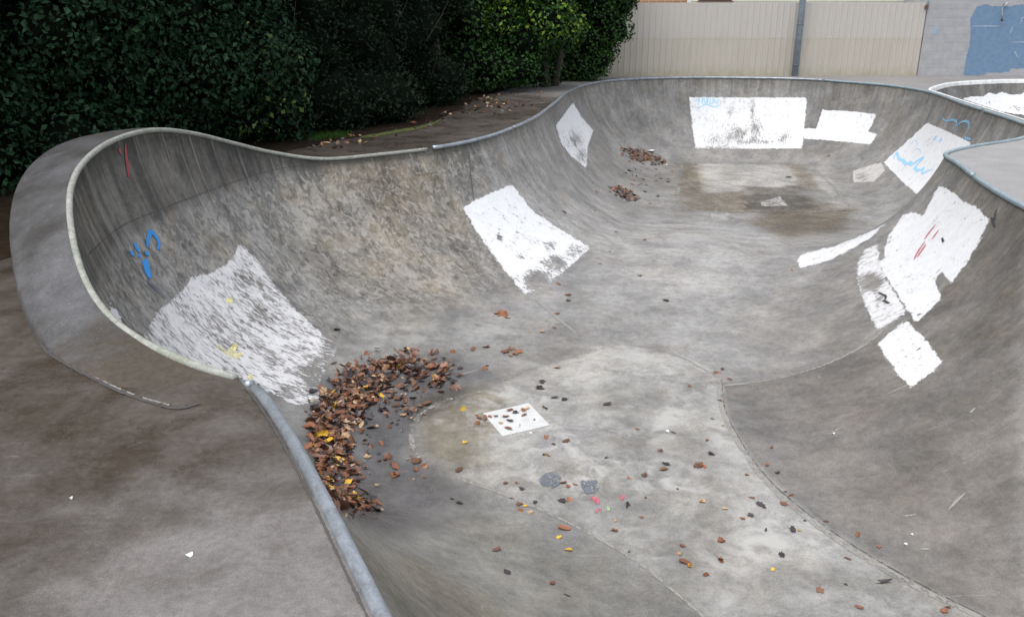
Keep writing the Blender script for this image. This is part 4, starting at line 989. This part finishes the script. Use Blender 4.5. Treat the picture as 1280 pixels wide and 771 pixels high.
def leaf_matrix(hit, nrm, size, tilt=.25, lift=.004):
    n = (nrm + Vector((random.gauss(0, tilt), random.gauss(0, tilt), random.gauss(0, tilt * .5)))).normalized()
    if random.random() < .25: n = (nrm * .6 + Vector((random.gauss(0, .5), random.gauss(0, .5), 0))).normalized()
    a = Vector((random.gauss(0, 1), random.gauss(0, 1), random.gauss(0, 1))); x = a.cross(n).normalized(); y = n.cross(x)
    Mx = Matrix((x, y, n)).transposed().to_4x4() @ Matrix.Diagonal((size, size * random.uniform(.75, 1.1), size, 1)); Mx.translation = hit + nrm * lift; return Mx
leaves = []
def leaf(c, hit, n, size, tilt=.2, lift=.004, g=None):
    o = bpy.data.objects.new('fallen_leaf', LME[c, g if g is not None else random.randrange(8)]); C.objects.link(o)
    o.matrix_world = leaf_matrix(hit, n, size, tilt, lift); o['category'] = 'leaf'; leaves.append(o); return o
Z4 = lambda L: [(560 + x * .3774, 480 + y * .3774, c, s) for x, y, c, s in L]
Z5 = lambda L: [(860 + x * .442, 430 + y * .442, c, s) for x, y, c, s in L]
SCAT = Z4([(303,10,'dark',27),(352,46,'dark',30),(386,52,'dark',28),(320,80,'dark',36),(525,68,'dark',36),(524,244,'dark',28),(872,232,'dark',32),(720,265,'dark',40),(715,283,'brown',36),(832,270,'brown',40),(845,272,'tan',26),(650,303,'brown',24),
  (245,348,'dark',32),(378,388,'dark',40),(402,384,'rust',26),(595,403,'dark',32),(236,398,'brown',36),(256,404,'yellow',22),(240,420,'rust',26),(386,478,'rust',42),(195,624,'dark',34),(400,550,'yellow',30),(785,590,'rust',40),(800,602,'yellow',28),(345,660,'rust',30),(160,550,'brown',36),
  (36,394,'dark',32),(12,380,'brown',24),(330,238,'yellow',26),(318,236,'brown',18),(55,195,'yellow',28),(50,85,'yellow',30),(98,130,'rust',26),(37,285,'brown',34),(400,340,'rust',26),(380,328,'brown',26),(420,332,'tan',20),(190,328,'brown',26),(226,328,'rust',18),(552,486,'rust',36),(775,536,'rust',24),(766,562,'tan',22),(905,520,'rust',30),
  (905,586,'rust',34),(855,633,'rust',28),(627,150,'brown',18),(746,160,'tan',24),(858,186,'rust',18),(600,312,'rust',18),(272,425,'tan',22),(368,508,'yellow',22),(390,190,'brown',34),(325,178,'rust',28),(800,8,'rust',16),(555,452,'tan',18),(640,442,'brown',20),(760,348,'dark',14),(705,222,'brown',26),(655,376,'brown',14),(288,392,'dark',10),
  (600,556,'dark',14),(840,390,'tan',20),(395,700,'rust',24),(210,378,'rust',14),(350,200,'brown',22)])
SCAT += Z5([(97,72,'dark',20),(82,84,'brown',26),(118,100,'rust',22),(65,311,'dark',26),(24,345,'brown',34),(42,348,'rust',24),(55,272,'rust',14),(252,364,'dark',26),(224,342,'rust',24),(166,370,'rust',16),(270,452,'brown',32),(205,455,'dark',36),(216,462,'brown',22),(180,435,'rust',20),(178,485,'dark',28),(296,525,'dark',38),(314,527,'yellow',16),
  (92,557,'rust',28),(92,612,'rust',32),(5,624,'rust',24),(50,653,'rust',26),(240,638,'yellow',16),(555,673,'dark',48),(372,696,'brown',36),(485,745,'rust',30),(452,607,'brown',22),(540,573,'rust',20),(480,540,'rust',24),(390,502,'brown',18),(290,430,'rust',20),(275,418,'brown',14),(725,755,'rust',30),(236,294,'rust',22),(40,446,'tan',24),(105,466,'tan',26),(220,526,'dark',16),(265,596,'dark',12),(446,680,'dark',14),(330,500,'dark',14),(98,230,'tan',18),(68,212,'brown',16),(735,745,'brown',22),(155,494,'rust',20),(90,160,'rust',22)])
SCAT += [(628,394,'rust',20),(622,392,'rust',12),(634,397,'tan',10),(632,440,'rust',15),(640,437,'brown',15),(648,440,'rust',15),(644,443,'brown',12),(638,444,'tan',10),(421,413,'dark',12),(710,369,'rust',11),(711,376,'dark',9),(832,376,'dark',11),(678,415,'tan',9),(697,392,'rust',9),(693,410,'brown',8),
  (608,434,'rust',12),(592,437,'brown',12),(566,440,'rust',9),(609,458,'brown',14),(606,461,'rust',10),(575,461,'dark',10),(546,468,'dark',10),(705,265,'rust',8),(744,263,'brown',6),(770,290,'dark',6),(806,300,'rust',6),(678,478,'dark',13),(675,486,'dark',12),(696,460,'rust',10),
  (986,222,'dark',9),(870,206,'dark',5),(762,315,'dark',5),(698,355,'rust',7),(750,330,'brown',5),(800,345,'rust',6),(822,246,'dark',8),(990,338,'rust',5),(1036,195,'brown',5),(840,215,'brown',6),(835,228,'dark',7),(850,232,'brown',7),(820,212,'brown',6),(790,215,'brown',5),(806,240,'dark',6),(745,240,'rust',6),(812,255,'brown',6),(402,590,'rust',11),(300,0,'x',0)]
info = []
for u, v, c, s in SCAT:
    if c == 'x': continue
    if 40 < s or s > 0:
        pass
    h = cast(u, v)
    if not h: continue
    px = s * (.3774 if (u, v) in [(a, b) for a, b, _, _ in []] else 1.0)
    info.append([u, v, c, s, h])
nz4 = 65
for k, it in enumerate(info):
    u, v, c, s, h = it
    if s >= 14 and v > 440 or s > 20: px = s * .37
    else: px = s
    px = max(px, 4.5)
    it.append(leaf(c, h[0], h[1], px * h[2] / F * 1.02))
ORD = ['first','second','third','fourth','fifth','sixth','seventh','eighth','ninth','tenth','eleventh','twelfth','thirteenth','fourteenth','fifteenth','sixteenth','seventeenth','eighteenth','nineteenth','twentieth'] + ['%s-%s' % (t, o) for t in ('twenty', 'thirty', 'forty') for o in ('first','second','third','fourth','fifth','sixth','seventh','eighth','ninth')]
CW = {'dark': 'blackened', 'brown': 'dull brown', 'rust': 'rusty orange-brown', 'yellow': 'yellow', 'tan': 'pale tan'}
fpoly = np.array(floorpx, float); zones = {}
for it in info:
    u, v = it[0], it[1]; q = np.array([[u, v]], float)
    if poly_sdf(np.array([(604,517),(661,504),(687,532),(628,546)], float), q)[0] > -2: zn = 'the white floor panel'
    elif poly_sdf(fpoly, q)[0] > 0: zn = 'pale floor strip' if v > 560 else 'pale floor around the white panel'
    elif v < 300: zn = 'far pool floor'
    elif u > 890: zn = 'edge of dark right bank'
    elif v > 600: zn = 'grey slope below the pale strip'
    else: zn = 'smooth middle slope'
    zones.setdefault((zn, it[2]), []).append(it)
for (zn, c), L in zones.items():
    L.sort(key=lambda a: a[0])
    for k, it in enumerate(L):
        it[5]['label'] = ('the one %s leaf on %s' % (CW[c], zn)) if len(L) == 1 else '%s leaf on %s, %s such from the left' % (CW[c], zn, ORD[k])
        it[5]['group'] = 'fallen leaves scattered over the bowl floor'
# leaves on the white panel
PN = [(598,523,'rust',9),(606,524,'brown',10),(612,522,'rust',8),(620,521,'rust',9),(632,522,'brown',11),(637,514,'rust',9),(644,517,'dark',10),(654,514,'rust',9),(658,512,'tan',9),(637,527,'dark',9),(655,520,'brown',8),(636,537,'brown',11),(650,533,'tan',8),(626,530,'tan',6),(668,526,'dark',4)]
for k, (u, v, c, s) in enumerate(PN):
    h = cast(u, v); o = leaf(c, h[0] + Vector((0, 0, .008)), h[1], s * h[2] / F * 1.15); 
    o['label'] = '%s fallen leaf lying on the white floor panel, %s from the left on it' % (CW[c], ORD[sorted(q[0] + q[1] * .001 for q in PN).index(u + v * .001)]); o['group'] = 'fallen leaves on the white floor panel'
n_scat = len(leaves)
# the big pile
PILE = [([(418,482),(440,462),(470,447),(520,442),(558,458),(562,474),(548,484),(505,470),(482,480),(478,498),(440,502),(420,498)], 520, 1.0), ([(402,488),(438,486),(458,520),(436,545),(440,568),(400,566),(382,548),(390,520)], 420, 1.0),
        ([(384,556),(428,570),(446,590),(440,606),(398,604)], 170, .6), ([(404,614),(436,622),(466,634),(430,638),(408,630)], 140, .8), ([(440,500),(505,480),(520,500),(470,560),(530,590),(480,600),(450,560)], 50, .3), ([(488,470),(520,476),(512,512),(480,508)], 40, .5)]
pl = []
for P_, n, dens in PILE:
    P_ = np.array(P_, float); k = 0
    while k < n:
        u = random.uniform(P_[:, 0].min() - 14, P_[:, 0].max() + 14); v = random.uniform(P_[:, 1].min() - 10, P_[:, 1].max() + 12)
        sd = poly_sdf(P_, np.array([[u, v]]))[0] + abs(random.gauss(0, 1)) ** 1.6 * 5 - 4
        if sd < 0 or u < 384 + max(0, v - 560) * .33: continue
        pl.append((u, v, min(1, sd / 12) * dens)); k += 1
FAR = [([(772,185),(790,186),(812,192),(836,203),(826,207),(800,203),(778,194)], 190, 1), ([(760,234),(772,233),(790,240),(802,250),(790,253),(772,245)], 110, .6), ([(780,190),(840,205),(830,240),(780,230)], 25, 0)]
def pick(): return random.choices(['dark', 'brown', 'rust', 'yellow', 'tan'], [.24, .42, .25, .03, .06])[0]
pl.sort(key=lambda a: -a[1])
budget = 296 - n_scat
step_ = len(pl) / budget; chosen = set(int(i * step_) for i in range(budget))
rest = []
for i, (u, v, d) in enumerate(pl):
    h = cast(u, v)
    if not h: continue
    sz = random.choice([random.uniform(.03, .07), random.uniform(.055, .085), random.uniform(.07, .115)]); lift = .004 + random.random() ** 1.5 * .04 * d; c = pick()
    if i in chosen:
        if lift > .025 and random.random() < .05: c = 'yellow'
        o = leaf(c, h[0], h[1], sz, .36, lift + .01 * d); o['group'] = 'leaves in the big leaf pile'
        o['label'] = '%s fallen leaf in the big leaf pile at the foot of the left pocket' % CW[c]
    else: rest.append((c, h, sz, lift))
for k_ in range(420):
    P_, n, dens = random.choice(PILE); u = random.uniform(min(a[0] for a in P_) - 14, max(a[0] for a in P_) + 16); v = random.uniform(min(a[1] for a in P_) - 10, max(a[1] for a in P_) + 14)
    if poly_sdf(np.array(P_, float), np.array([[u, v]]))[0] < -12 + random.gauss(0, 5): continue
    if u < 380 + max(0, (v - 560)) * .35: continue
    h = cast(u, v)
    if h: rest.append((random.choice(['brown', 'rust', 'dark', 'tan', 'brown']), h, random.uniform(.02, .045), .004 + random.random() * .05 * dens))
for P_, n, dens in FAR:
    P_ = np.array(P_, float); k = 0
    while k < n:
        u = random.uniform(P_[:, 0].min(), P_[:, 0].max()); v = random.uniform(P_[:, 1].min(), P_[:, 1].max()); sd = poly_sdf(P_, np.array([[u, v]]))[0] + random.gauss(0, 1.5)
        if sd < 0: continue
        k += 1; h = cast(u, v)
        if h: rest.append((random.choice(['brown', 'rust', 'dark', 'brown', 'rust']), h, random.uniform(.06, .11), .004 + random.random() * .06 * min(1, sd / 5) * dens))
# leaves on the wet path beyond the rim and under the shrubs
for k in range(170):
    if k < 60: u, v, sp = random.gauss(612, 16), random.gauss(130, 6), 1
    elif k < 85: u, v, sp = random.gauss(650, 25), random.gauss(125, 9), 1
    else: u, v, sp = random.uniform(380, 640), 0, 1
    if k >= 85: v = np.interp(u, [380, 470, 540, 600, 640], [188, 172, 157, 130, 118]) + random.uniform(-9, 6)
    q = at(u, v); rest.append((random.choice(['brown', 'rust', 'dark', 'tan', 'rust']), (Vector((q[0], q[1], .006)), Vector((0, 0, 1)), 12.0), random.uniform(.05, .10), .004))
bmats = list(LC); VV = []; FF = []; MI = []
for c, h, sz, lift in rest:
    g = LG[random.randrange(8)]; Mx = leaf_matrix(h[0], h[1], sz, .4, lift); k = len(VV)
    VV += [tuple(Mx @ Vector(v)) for v in g[0]]; FF += [[i + k for i in f] for f in g[1]]; MI += [bmats.index(c)] * len(g[1])
lo = mesh_obj('leaf_litter', VV, FF, None, None, True)
for c in bmats: lo.data.materials.append(LMAT[c])
lo.data.polygons.foreach_set('material_index', MI); tag(lo, 'loose litter of small fallen leaves heaped in the bowl and along the path', 'leaf litter', kind='stuff')
# white petal-like scraps and grit
scr = simple('white_scrap', (.75, .75, .74), .6, .1)
def scrap(u, v, s, label, caster=cast):
    h = caster(u, v); c = h[0] + h[1] * .006; r = s * h[2] / F / 2; mb = MB(); V_ = []
    for q in range(7):
        a = q / 7 * 6.283; V_.append((c.x + r * math.cos(a), c.y + r * .6 * math.sin(a) * 1.5, c.z + .004 * math.sin(a * 2)))
    V_ += [(x, y, z - .004) for x, y, z in V_]
    mb.add(V_, [tuple(range(7))] + [(q, q + 7, (q + 1) % 7 + 7, (q + 1) % 7) for q in range(7)]); o = mb.build('paper_scrap', scr, None); tag(o, label, 'scrap', 'small white scraps')
scrap(237, 694, 6, 'white scrap on the near deck left of the steel pipe', deck_cast(0))
scrap(89, 623, 3, 'tiny white scrap on the brown damp part of the deck', deck_cast(0))
scrap(812, 188, 12, 'white scrap on the far leaf pile'); scrap(831, 206, 7, 'white scrap at the right end of the far leaf pile')
scrap(834, 539, 5, 'tiny white scrap on the pale floor right of the white panel'); scrap(663, 541, 4, 'white fleck just below the white floor panel')
scrap(1132, 680, 4, 'white fleck low on the dark right bank'); scrap(1042, 542, 3, 'small white fleck high on the dark right bank'); scrap(1140, 668, 3, 'slightly raised white fleck beside another on the right bank')

# ------------------------------------------------------------------ light
W = bpy.data.worlds.new('World'); SC.world = W; W.use_nodes = True
nt = W.node_tree; bg = nt.nodes['Background']
sky = nt.nodes.new('ShaderNodeTexSky'); sky.sky_type = 'NISHITA'; sky.sun_disc = False
EL, AZ = math.radians(68), math.radians(222)      # from the right, slightly behind the camera
sky.sun_elevation = EL; sky.sun_rotation = AZ; sky.dust_density = 3; sky.air_density = 1.0
hs = nt.nodes.new('ShaderNodeHueSaturation'); hs.inputs['Saturation'].default_value = .32
nt.links.new(sky.outputs[0], hs.inputs['Color']); nt.links.new(hs.outputs[0], bg.inputs[0]); bg.inputs[1].default_value = .13
sl = bpy.data.lights.new('sun', 'SUN'); sl.energy = .9; sl.angle = math.radians(50); sl.color = (1, .97, .93)
so = bpy.data.objects.new('sun', sl); C.objects.link(so)
dirv = Vector((math.sin(AZ) * math.cos(EL), math.cos(AZ) * math.cos(EL), math.sin(EL)))
so.rotation_euler = (-dirv).to_track_quat('-Z', 'Y').to_euler()
vs_ = SC.view_settings; vs_.view_transform = 'Standard'; vs_.look = 'None'; vs_.gamma = 1; vs_.exposure = 1.06; vs_.use_curve_mapping = False
